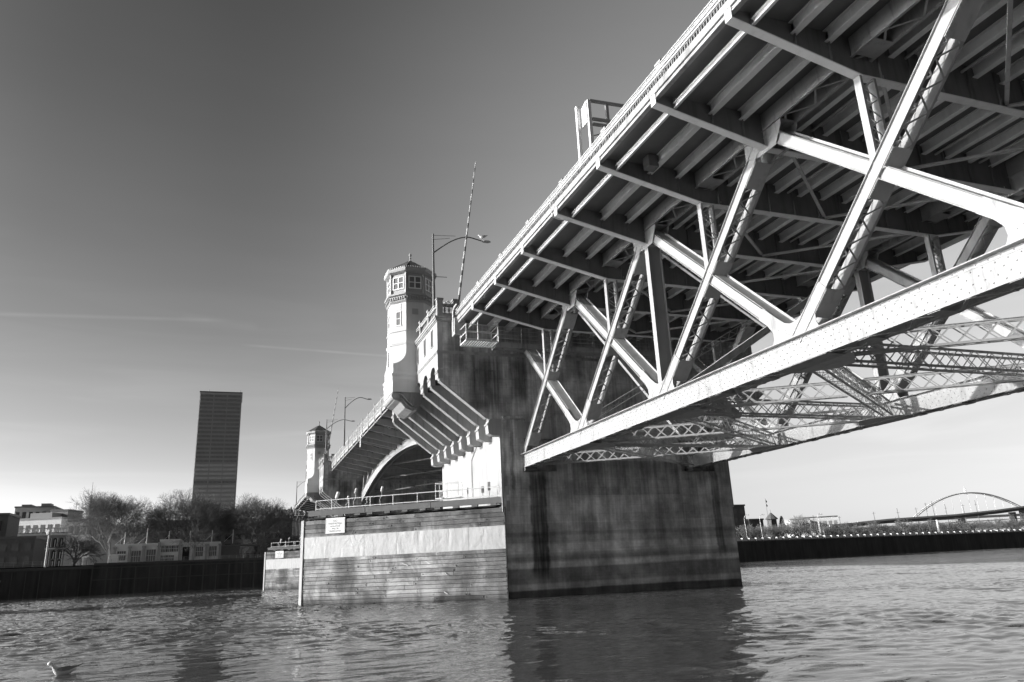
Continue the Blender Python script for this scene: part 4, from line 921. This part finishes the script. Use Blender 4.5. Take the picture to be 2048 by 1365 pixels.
# ------------------------------------------------------------------ the far pier, tower, fender and span
D = 93.0
copy_tree(pier, (D, 0, 0), label='farther concrete river pier, small beyond the drawbridge span')
copy_tree(tower, (D, 0, 0), label='farther small octagonal bridge tower, left of the drawbridge arch')
copy_tree(fender, (D, 0, 0), label='farther small plank fender low on the water behind the nearer one')
copy_tree(sign, (D, 0, 0), label='tiny white warning sign on the farther fender')
copy_tree(walk[0], (D, 0, 0), label='pipe railing on the farther fender walkway')
for w in walk[2:7]: copy_tree(w, (D, 0, 0), label='one of the tiny lamps on the farther fender walkway', group='lamps on the farther fender walkway')
copy_tree(span, (D+LP+.2-FX(-7)+.2, 0, 0), label='far approach truss span, dark and tiny beyond the farther tower')
rl = thing('bridge_railing', (150, 6.4, 23.66), 'railing along the left edge of the far approach span', 'railing')
for z in (24.1, 24.45): mb = MB(); mb.tube((114, 6.42, z), (196, 6.42, z), .05); mb.build('rail', RAIL, rl)
mb = MB(); [mb.box(114+k*1.2-.04, 114+k*1.2+.04, 6.38, 6.46, 23.66, 24.45) for k in range(69)]; mb.build('baluster', STEEL2, rl)
# ------------------------------------------------------------------ sea wall and riverbank
def slab(mb, t0, t1, d0, d1, z0, z1):
    ps = [wp(t, d, z) for t in (t0, t1) for d in (d0, d1) for z in (z0, z1)]
    mb.add(ps, [(0, 1, 3, 2), (4, 6, 7, 5), (0, 4, 5, 1), (2, 3, 7, 6), (0, 2, 6, 4), (1, 5, 7, 3)])
sw = thing('seawall', wp(0, 0, 0), 'long dark seawall along the far bank of the river', 'wall')
mb = MB(); slab(mb, -44, 900, 0, 3, -3, 7.4); slab(mb, -600, -44, .8, 3, -3, 6.6); mb.build('wall_face', SEAW, sw)
mb = MB(); slab(mb, -44, 900, -.35, .8, 7.4, 7.95); slab(mb, -600, -44, .4, 2, 6.6, 7.3); mb.build('coping', BRICK, sw)
mb = MB()
for k in range(-13, 4):
    slab(mb, k*3.4-.15, k*3.4+.15, -.25, .02, -2, 6.6)
for z in (3.6, 6.6): slab(mb, -44, 15, -.32, .02, z, z+.22)
for k in range(22): slab(mb, -44-k*3.0, -43.8-k*3.0, .5, .82, -2, 6.4)
mb.build('timber_waling', BRICK, sw)
mb = MB()
for k in range(6): A, B = wp(-66-k*4, .3, .6), wp(-64-k*4, .3, 4.6); mb.bar(A, B, .16, .2); mb.bar(wp(-64-k*4, .35, .6), wp(-66-k*4, .35, 4.6), .16, .2)
mb.build('cross_brace', BLD, sw)
for t, lab in ((-55, 'tall white marker column on the seawall at the left'), (-66.5, 'short white marker column near the left edge of the seawall')):
    c = wp(t, 1, 0); q = thing('marker_column', (c.x, c.y, 7.3), lab, 'column'); h = 16.6 if t == -55 else 13.4
    c0 = wp(t-.6, 1, 7.3); mb = MB(); mb.tube((c.x, c.y, 7.3), (c.x, c.y, h-1), .28, .22, 10); mb.build('shaft', BLDL, q); mb = MB(); mb.lathe((c.x, c.y, h-1.1), [(.4, 0), (.62, .15), (.62, .7), (.45, .8), (.45, 1.1), (.1, 1.3)], 10); mb.build('capital', BLDL, q)
# parapet on the right hand part
pp = thing('seawall_parapet', wp(150, .6, 7.95), 'pale parapet of short posts and panels on top of the long dark seawall', 'parapet')
mb = MB(); slab(mb, 60, 640, .4, .7, 8.65, 8.85); slab(mb, 60, 640, .5, .6, 7.95, 8.65); mb.build('parapet_panel', WHITE, pp)
for k in range(80):
    t = 160+k*(3.6+k*.02); mb = MB(); slab(mb, t-1.15, t+1.15, -.1, .85, 7.9, 9.1); mb.build('parapet_post', PALE, pp)
rw = thing('promenade_fence', wp(-20, 1.5, 7.95), 'thin dark fence on the seawall promenade at the left', 'fence')
mb = MB()
for k in range(60): slab(mb, -100+k*2, -99.93+k*2, 3.0, 3.07, 7.5, 8.9)
for z in (8.2, 8.55, 8.9): slab(mb, -100, 18, 3.0, 3.06, z, z+.05)
mb.build('fence_rail', BLD, rw)
# pavilion
pv = thing('pavilion_building', (200, 42, GZ), 'long low pale building with pilasters and masts on the left bank', 'building')
def lbox(mb, x0, x1, y0, y1, z0, z1): mb.box(x0, x1, y0, y1, z0, z1)
for y0, y1, h in ((45.3, 57, 13.3), (39.5, 45.2, 14.3), (28.2, 39.4, 13.2)):
    mb = MB(); mb.box(192, 206, y0, y1, GZ-.1, h); mb.build('wall', BLDL, pv); mb = MB(); mb.box(191.5, 206.5, y0-.05, y1+.02, h, h+.35); mb.build('cornice', BLDL, pv)
for y in (57, 53.1, 49.3, 45.25, 39.45, 35.7, 32, 28.2): mb = MB(); mb.box(191.4, 192, y-.35, y+.35, GZ-.1, 13.9 if 39 < y < 46 else 12.9); mb.box(191.3, 192, y-.5, y+.5, 12.4, 12.9); mb.build('pilaster', BLD, pv)
for y, z0, z1, w in ((55.2, 9, 11.6, 1.1), (51.3, 8.5, 11.6, 1.2), (47.3, 8.5, 11.8, 1.2), (43.8, 11, 12.8, .8), (42.3, 11, 12.8, .9), (40.8, 11, 12.8, .8), (43.8, 8.5, 10, .8), (42, 8.5, 10, 1), (34, 9.4, 12.2, 1), (30.2, 9.4, 12.2, 1)):
    mb = MB(); mb.box(191.85, 191.95, y-w, y+w, z0, z1); f = mb.build('window', GLASS2, pv); mb = MB()
    for k in (-.5, 0, .5): mb.box(191.75, 191.85, y+k*w-.04, y+k*w+.04, z0, z1)
    mb.box(191.76, 191.86, y-w, y+w, (z0+z1)/2-.05, (z0+z1)/2+.05); mb.build('glazing_bar', BLDL, f)
mb = MB(); mb.box(191.9, 191.99, 36.8, 38.7, GZ, 12.3); mb.build('door', DARK, pv)
for y in (55.1, 49.1, 43, 37, 30.8, 24.7): mb = MB(); mb.tube((195, y, 13), (195, y, 18.3 if y in (49.1,) else 17.2), .12); mb.tube((195, y, 16), (195, y+2.5, 13.6), .04); mb.build('mast', RAIL, pv)
ab = thing('dark_annex', (200, 24, GZ), 'small dark shed at the right end of the pale pavilion', 'building')
mb = MB(); mb.box(192, 200, 22.5, 28, GZ-.1, 12.2); mb.build('wall', BRICK, ab); mb = MB(); mb.box(191.7, 200, 16.5, 28.1, 12.2, 12.5); mb.build('roof', STEELD, ab); mb = MB(); [mb.box(191.9, 192.1, y-.1, y+.1, GZ, 12.2) for y in (17, 19.5, 22)]; mb.build('post', STEELD, ab)
kk = thing('kiosk', (185, 56, GZ), 'small white kiosk at the left end of the pale pavilion', 'kiosk'); mb = MB(); mb.box(184, 186, 55.0, 57.0, GZ-.1, 10.3); mb.build('wall', WHITE, kk); mb = MB(); mb.box(183.7, 186.3, 53.2, 57.2, 10.3, 10.6); mb.build('roof', WHITE, kk)
def block(name, x, y0, y1, z1, dep, mat, label, cat='building', rows=0, cols=0, wm=None, extras=(), rot=0):
    t = thing(name, (x+dep/2, (y0+y1)/2, GZ), label, cat); y0, y1 = min(y0, y1), max(y0, y1)
    mb = MB(); mb.box(x, x+dep, y0, y1, GZ-.2, z1); mb.build('wall', mat, t); mb = MB(); mb.box(x-.3, x+dep+.3, y0-.3, y1+.3, z1, z1+.7); mb.build('roof', STEELD if mat is not BLDL else BLD, t)
    if rows:
        hh = (z1-GZ-1.5)/rows; w = (y1-y0)/cols
        for i in range(rows):
            for j in range(cols):
                mb = MB(); yy = y0+(j+.5)*w; zz = GZ+1.2+i*hh; mb.box(x-.12, x-.02, yy-w*.28, yy+w*.28, zz+hh*.15, zz+hh*.72); mb.build('window', wm or GLASS2, t)
                if i*cols+j > 95: break
    t.rotation_euler = (0, 0, -radians(rot))
    for e in extras: mb = MB(); mb.box(*e); mb.build('roof_box', BLD, t)
    return t
block('brick_block', 240, 52.5, 4, 22.9, 20, BRICK, 'long dark brick building behind the bare trees at the left', rows=4, cols=14, wm=GLASS)
block('brick_house', 214, 96, 82.5, 17.2, 14, BRICK, 'dark brick house at the left edge behind the seawall', rows=2, cols=4, wm=GLASS2)
block('dark_block', 222, 120, 92.5, 25, 14, BRICK, 'dark tall block at the extreme left edge', rows=3, cols=4, wm=GLASS)
ob = block('ornate_building', 262, 98, 83, 21, 18, BLD, 'ornate old masonry building with arched windows and a balustrade top, left', rows=0)
mb = MB(); mb.box(260.6, 281, 82.4, 98.6, 20.6, 21.3); mb.box(260.9, 281, 82.4, 98.6, 15.6, 16); mb.build('cornice', BLDL, ob)
mb = MB(); mb.box(261.2, 261.6, 82.8, 98.2, 22.9, 23.3); [mb.box(261.2, 261.6, 83+k*1.0-.14, 83+k*1.0+.14, 21.7, 22.9) for k in range(16)]; mb.build('balustrade', BLDL, ob)
for i, (z0, z1) in enumerate(((9, 12), (12.3, 15.2), (16.4, 19.6))):
    for k in range(7):
        y = 84.3+k*2.05; mb = MB(); mb.prism([(y-.55, z0), (y+.55, z0), (y+.55, z1-.5)]+[(y+.55*cos(a*pi/6), z1-.5+.5*sin(a*pi/6)) for a in range(1, 6)]+[(y-.55, z1-.5)], 'X', 261.7, 261.95); f = mb.build('window', GLASS, ob)
        mb = MB(); mb.box(261.3, 261.7, y-.95, y-.75, z0, z1); mb.box(261.3, 261.7, y-.2, y+.02, z0, z1-.6); mb.build('column', BLDL, f)
block('grey_office', 330, 112, 92, 31.5, 26, BLDL, 'pale stepped office building behind the ornate one, left', rot=22, rows=3, cols=6, extras=((332, 350, 98, 108, 32.2, 34.5),))
block('dark_office', 352, 122, 106, 38.5, 22, BLD, 'tall grey block with rooftop dishes behind the pale offices, left', rows=5, cols=6, wm=GLASS, extras=((354, 360, 108, 112, 39.2, 40.6), (354, 362, 116, 120, 39.2, 40.2)))
block('plant_room_office', 338, 103, 95, 35.6, 12, BLD, 'grey block with a dark square top between the pale offices and the trees', rows=2, cols=3, rot=20)
block('low_office', 300, 88, 78, 28.5, 16, BLD, 'low grey office half hidden by the leftmost bare tree', rows=3, cols=4, rot=18)
for x, y, z, lab in ((600, 131.5, 79, 'tall thin mast above the leftmost bare tree'), (600, 141, 64, 'short thin mast left of the tall one')):
    t = thing('radio_mast', (x, y, GZ), lab, 'mast'); mb = MB(); mb.tube((x, y, GZ), (x, y, z-12), .6, .4, 6); mb.build('mast_tube', STEELD, t); mb = MB(); mb.tube((x, y, z-12), (x, y, z), .3, .1, 6); mb.build('antenna', STEELD, t)
# skyscraper
def mk_sky():
    a = M('granite_facade'); n = a.noise(.05); a.col(a.ma('ADD', .48, a.ma('MULTIPLY', n, .12))); return a.set(.35, 0, .5)
SKYM = mk_sky()
a = M('bronze_glass'); a.col(a.ma('ADD', .16, a.ma('MULTIPLY', a.noise(.12), .12))); SG = a.set(.15, 0, .6)
a = M('painted_reflection_glass'); a.col(a.ma('ADD', .55, a.ma('MULTIPLY', a.noise(.25, (1, 1, 3)), .35))); SGB = a.set(.4, 0, .6)  # bright low-sky reflection painted into the glass colour of the lower floors
sk = thing('skyscraper', (668, 44.5, GZ), 'tall plain grey office tower standing alone behind the trees', 'skyscraper')
mb = MB(); mb.box(651, 690, 26.6, 62.3, GZ-.2, 165); mb.build('tower_body', SKYM, sk)
fl = 41; fh = (163.5-12)/fl
for i in range(fl):
    z = 12+i*fh; f = MB()
    for a_, b_ in ((27.6, 38.6), (39.4, 50.0), (50.8, 61.4)): f.box(650.75, 650.98, a_, b_, z+fh*.30, z+fh*.82)
    f.build('window_band', SGB if i < 24 and i % 7 != 5 else SG, sk)
mb = MB()
for k in range(33): y = 27.1+k*1.08; mb.box(650.6, 650.99, y-.12, y+.12, 12, 163.5)
mb.build('mullion', SKYM, sk)
mb = MB(); mb.box(650.4, 690.6, 26.2, 62.7, 165, 166.0); mb.build('roof_edge', STEELD, sk)
mb = MB(); mb.tube((655, 55, 166), (655, 55, 169), .2); mb.tube((652, 28, 166), (652, 28, 168), .3); mb.build('roof_mast', STEELD, sk)
# ------------------------------------------------------------------ bare trees
def bare_tree(base, H, spread, seed, levels, label, trunk_h=.17, group=None, mat=BARK, fan=1.0, r0=.5, kids=(3, 4)):
    rng = random.Random(seed); base = V(base); t = thing('bare_tree', base, label, 'tree', group)
    tr = MB(); cr = MB(); top = base+V((rng.uniform(-.3, .3), rng.uniform(-.3, .3), H*trunk_h)); tr.tube(base, top, r0, r0*.72, 8)
    def grow(p, d, L, r, lv):
        n = 2 if lv > 2 else 1; q = p; dd = d
        for i in range(n):
            dd = (dd+V((rng.gauss(0, .16), rng.gauss(0, .16), rng.gauss(.03, .10)))).normalized(); nq = q+dd*(L/n)
            cr.tube(q, nq, max(r*(1-.25*i/n), .017), max(r*(1-.25*(i+1)/n), .015), 5 if lv > 3 else 3, False); q = nq
        if lv == 0: return
        k = rng.choice(kids)
        for j in range(k):
            a = rng.uniform(0, 2*pi); o = dd.orthogonal().normalized(); w = dd.cross(o); ang = rng.uniform(.28, .78)*fan
            nd = (dd*cos(ang)+(o*cos(a)+w*sin(a))*sin(ang)+V((0, 0, -.02))).normalized(); grow(q, nd, L*rng.uniform(.66, .88), r*.62, lv-1)
        if lv <= 3 and rng.random() < .8: a = rng.uniform(0, 2*pi); o = dd.orthogonal().normalized(); w = dd.cross(o); grow(p.lerp(q, .5), (dd*.5+(o*cos(a)+w*sin(a))).normalized(), L*.6, r*.5, lv-1)
    nl = 6
    for i in range(nl):
        a = 2*pi*i/nl+rng.uniform(-.4, .4); e = rng.uniform(.45, 1.25) if i % 2 else rng.uniform(.9, 1.35)
        grow(top-V((0, 0, H*trunk_h*rng.uniform(0, .3))), V((cos(a)*cos(e)*spread, sin(a)*cos(e)*spread, sin(e))).normalized(), H*.235, r0*.5, levels)
    tr.build('trunk', mat, t); cr.build('crown', mat, t); return t
bare_tree((205, 60.0, GZ), 22.0, 1.15, 11, 6, 'leftmost of the three big bare winter trees, behind the end of the pale pavilion')
bare_tree((206, 38.6, GZ), 22.5, 1.1, 22, 6, 'middle big bare tree, in front of the skyscraper foot, behind the pavilion')
bare_tree((205, 17.0, GZ), 21.0, 1.1, 33, 6, 'rightmost big bare tree, between the skyscraper and the far bridge approach')
bare_tree((226, 73, GZ), 13, 1.3, 44, 4, 'smaller bare tree in front of the ornate building', mat=BARK)
bare_tree((204, 6, GZ), 9, 1.3, 57, 4, 'low dark bare shrub tree at the foot of the far bridge approach')
# row of small trees on the right bank
pro = [bare_tree(wp(205+i*9, 12, GZ), 7.8, 1.4, 70+i, 4, 'one of the many low bare promenade trees behind the pale parapet', trunk_h=.26, group='row of bare promenade trees', mat=BARK, r0=.22, kids=(3, 3)) for i in range(3)]
rng = random.Random(9)
for i in range(3, 120):
    b = pro[i % 3]; row = i % 3; t = 172+i*3.1+rng.uniform(-.8, .8)
    c = copy_tree(b); c.location = wp(t, 10+row*8+rng.uniform(-1, 1), GZ); c.rotation_euler = (0, 0, rng.uniform(0, 6.28)); s = rng.uniform(.85, 1.15); c.scale = (s, s, s*rng.uniform(.85, 1.1))
# right bank buildings
b1 = block('brick_hotel', 240, -201.5, -190, 24.6, 16, BRICK, 'dark brick block against the right edge of the big pier', rows=4, cols=3, wm=GLASS2)
block('brick_annex', 238, -209.5, -201.6, 17.8, 14, BRICK, 'low dark brick wing right of the brick block', rows=1, cols=3, wm=GLASS)
gz = thing('clock_gazebo', (262, -233.5, GZ), 'small pointed roof gazebo above the low trees', 'gazebo')
mb = MB(); mb.lathe((262, -233.5, 19.2), [(3.2, 0), (3.2, .3), (.3, 3.3)], 8); mb.build('roof', BRICK, gz); mb = MB(); mb.box(260.3, 263.7, -235.2, -231.8, GZ-.1, 19.2); mb.build('wall', BRICK, gz); mb = MB(); mb.tube((262, -233.5, 22.4), (262, -233.5, 24.2), .08); mb.build('finial', STEELD, gz)
mb = MB(); fg = thing('flagpole', (250, -222, GZ), 'thin pole with two small flags over the gazebo', 'flagpole'); mb.tube((250, -222, GZ), (250, -222, 29), .07); mb.build('pole', STEELD, fg)
for z in (28.2, 26.2): mb = MB(); mb.add([(250, -222.1, z), (250.2, -223.0, z-.9), (250.1, -222.6, z-1.6), (250, -222.1, z-1.2), (250.05, -222.1, z), (250.25, -223.0, z-.9), (250.15, -222.6, z-1.6), (250.05, -222.1, z-1.2)], [(0, 1, 2, 3), (4, 5, 6, 7), (0, 1, 5, 4), (1, 2, 6, 5), (2, 3, 7, 6), (3, 0, 4, 7)]); mb.build('flag', STEELD, fg)
cf = thing('conifer_tree', (242, -223.5, GZ), 'small dark pointed conifer right of the gazebo', 'tree'); mb = MB(); mb.tube((242, -223.5, GZ), (242, -223.5, 19.6), .3, .05); mb.build('trunk', BARK, cf); mb = MB(); rng = random.Random(2)
for i in range(900):
    u = rng.random(); z = 10+u*9.6; R = (1-u)*2.9+.1; a = rng.uniform(0, 6.28); r = R*sqrt(rng.random()); p = V((242+r*cos(a), -223.5+r*sin(a), z)); q = p+V((cos(a)*.5, sin(a)*.5, -.25)); mb.add([p+V((0, 0, .2)), q+V((.15, 0, 0)), q-V((.15, 0, .1))], [(0, 1, 2)])
mb.build('crown', CONIF, cf)
bare_tree((250, -240, GZ), 14, 1.2, 81, 4, 'pale bare tree rising behind the conifer', mat=BARKL)
wb = block('white_warehouse', 332, -344.5, -322, 23.2, 22, WHITE, 'white flat roofed building with strip windows on the right bank', rows=2, cols=7, wm=BLD, rot=32)
block('grey_warehouse', 330, -319.5, -308, 22.2, 16, BLDL, 'grey blocky building left of the white flat roofed one', rows=2, cols=3, rot=25)
block('long_low_hall', 300, -420, -300, 14.4, 20, BLD, 'long low grey hall behind the promenade trees')
# elevated ramp
rp = thing('elevated_ramp', (300, -400, GZ), 'dark elevated road ramp rising to the right edge on columns', 'elevated road')
pts = [(300, -300, 15.2), (300, -320, 16.2), (300, -345, 17.6), (300, -400, 19.2), (300, -436, 21.3), (300, -475, 24.2), (300, -620, 27)]
mb = MB()
for A, B in zip(pts, pts[1:]): mb.bar(A, B, 10, 1.6)
mb.build('ramp_deck', BRICK, rp); mb = MB()
for A, B in zip(pts, pts[1:]): mb.bar(V(A)+V((-4.9, 0, 1.3)), V(B)+V((-4.9, 0, 1.3)), .3, 1.0)
mb.build('ramp_barrier', BLDL, rp)
for y, z in ((-360, 16.5), (-385, 17.5), (-410, 18.5), (-456, 21.5), (-466, 22.5)): mb = MB(); mb.box(298, 302, y-.9, y+.9, GZ-.1, z); mb.build('column', BLD, rp)
tb = thing('distant_truss_bridge', (340, -430, GZ), 'low steel truss bridge seen under the ramp at the right edge', 'bridge')
mb = MB(); mb.bar((340, -380, 12.2), (340, -640, 17.0), 4, .6); mb.build('lower_deck', BLD, tb); mb = MB(); mb.bar((340, -380, 16.2), (340, -640, 21.5), 2, .5); mb.build('upper_deck', BLD, tb); mb = MB(); zigzag(mb, (338, -380, 12.2), (338, -640, 17.0), (0, 0, 4.2), 44, .35, .35, (1, 0, 0)); mb.build('web_members', BLD, tb)
# distant tied arch bridge
ar = thing('distant_arch_bridge', (1200, -1530, GZ), 'faint white arch bridge on the right horizon', 'bridge'); mb = MB(); P = []
for i in range(31):
    u = i/30; y = -1345-(1735-1345)*u; P.append((1200, y, 52+60*(1-(2*u-.98)**2)+4*u))
for off in (0, 7):
    for A, B in zip(P, P[1:]): mb.bar(V(A)+V((off, 0, 0)), V(B)+V((off, 0, 0)), 2.0, 2.2)
mb.build('arch_rib', PALE, ar); mb = MB(); mb.bar((1212, -1200, 55), (1212, -1900, 66), 24, 5); mb.build('deck', BLDL, ar); mb = MB()
for A in P[2:-2:2]: mb.tube(A, (A[0], A[1], 58), .22, n=4)
mb.build('hanger', BLDL, ar); mb = MB(); mb.tube((1200, -1519, 110), (1200, -1519, 128), .6); mb.tube((1200, -1524, 110), (1200, -1524, 124), .6); mb.build('flagpole', WHITE, ar)
for i, (y, z) in enumerate(((-358, 25), (-378, 25), (-403, 30), (-409, 29), (-394, 27), (-420, 27), (-436, 28.5), (-448, 29), (-330, 23), (-310, 22))):
    t = thing('utility_pole', (318, y, GZ), 'one of the thin dark poles standing above the elevated ramp', 'pole', 'thin poles by the ramp'); mb = MB(); mb.tube((318, y, GZ), (318, y+.6, z+(2 if i % 2 else 0)), .22, .14); mb.build('pole', STEELD, t)
    mb = MB(); mb.bar((318, y-1, z-.8), (318, y+1.6, z-.8), .12, .12); mb.build('crossarm', STEELD, t)
for t_, d_, lab in ((183, 4, 'leftmost curved white promenade lamp by the pier edge'), (187, 5, 'second curved white promenade lamp by the pier edge'), (196, 4, 'thin pale lamp post left of the gazebo'), (205, 4, 'thin pale lamp post below the conifer'), (241, 4, 'pale lamp post below the white flat roofed building'), (244, 6, 'second pale lamp post below the white flat roofed building')):
    c = wp(t_, d_, GZ); t = thing('promenade_lamp', c, lab, 'lamp post'); mb = MB(); mb.tube(c, c+V((0, .4, 9.5)), .13, .09); mb.build('pole', BLDL, t); mb = MB(); mb.path([c+V((0, .4, 9.5)), c+V((0, 0, 10.6)), c+V((0, -.9, 11.2)), c+V((0, -1.8, 11.2))], .09); mb.lathe(c+V((0, -1.9, 10.9)), [(.3, 0), (.4, .2), (.1, .4)], 8); mb.build('lamp_head', WHITE, t)
wc = thing('white_totem', wp(330, 5, GZ), 'white banded column beside the ramp on the right bank', 'column'); c = wp(330, 5, GZ); mb = MB(); mb.tube(c, c+V((0, 0, 7.6)), .6, .5, 10); mb.build('shaft', WHITE, wc); mb = MB(); [mb.lathe(c+V((0, 0, 1.2+k*1.6)), [(.7, 0), (.7, .25)], 10) for k in range(4)]; mb.build('band', BLDL, wc)
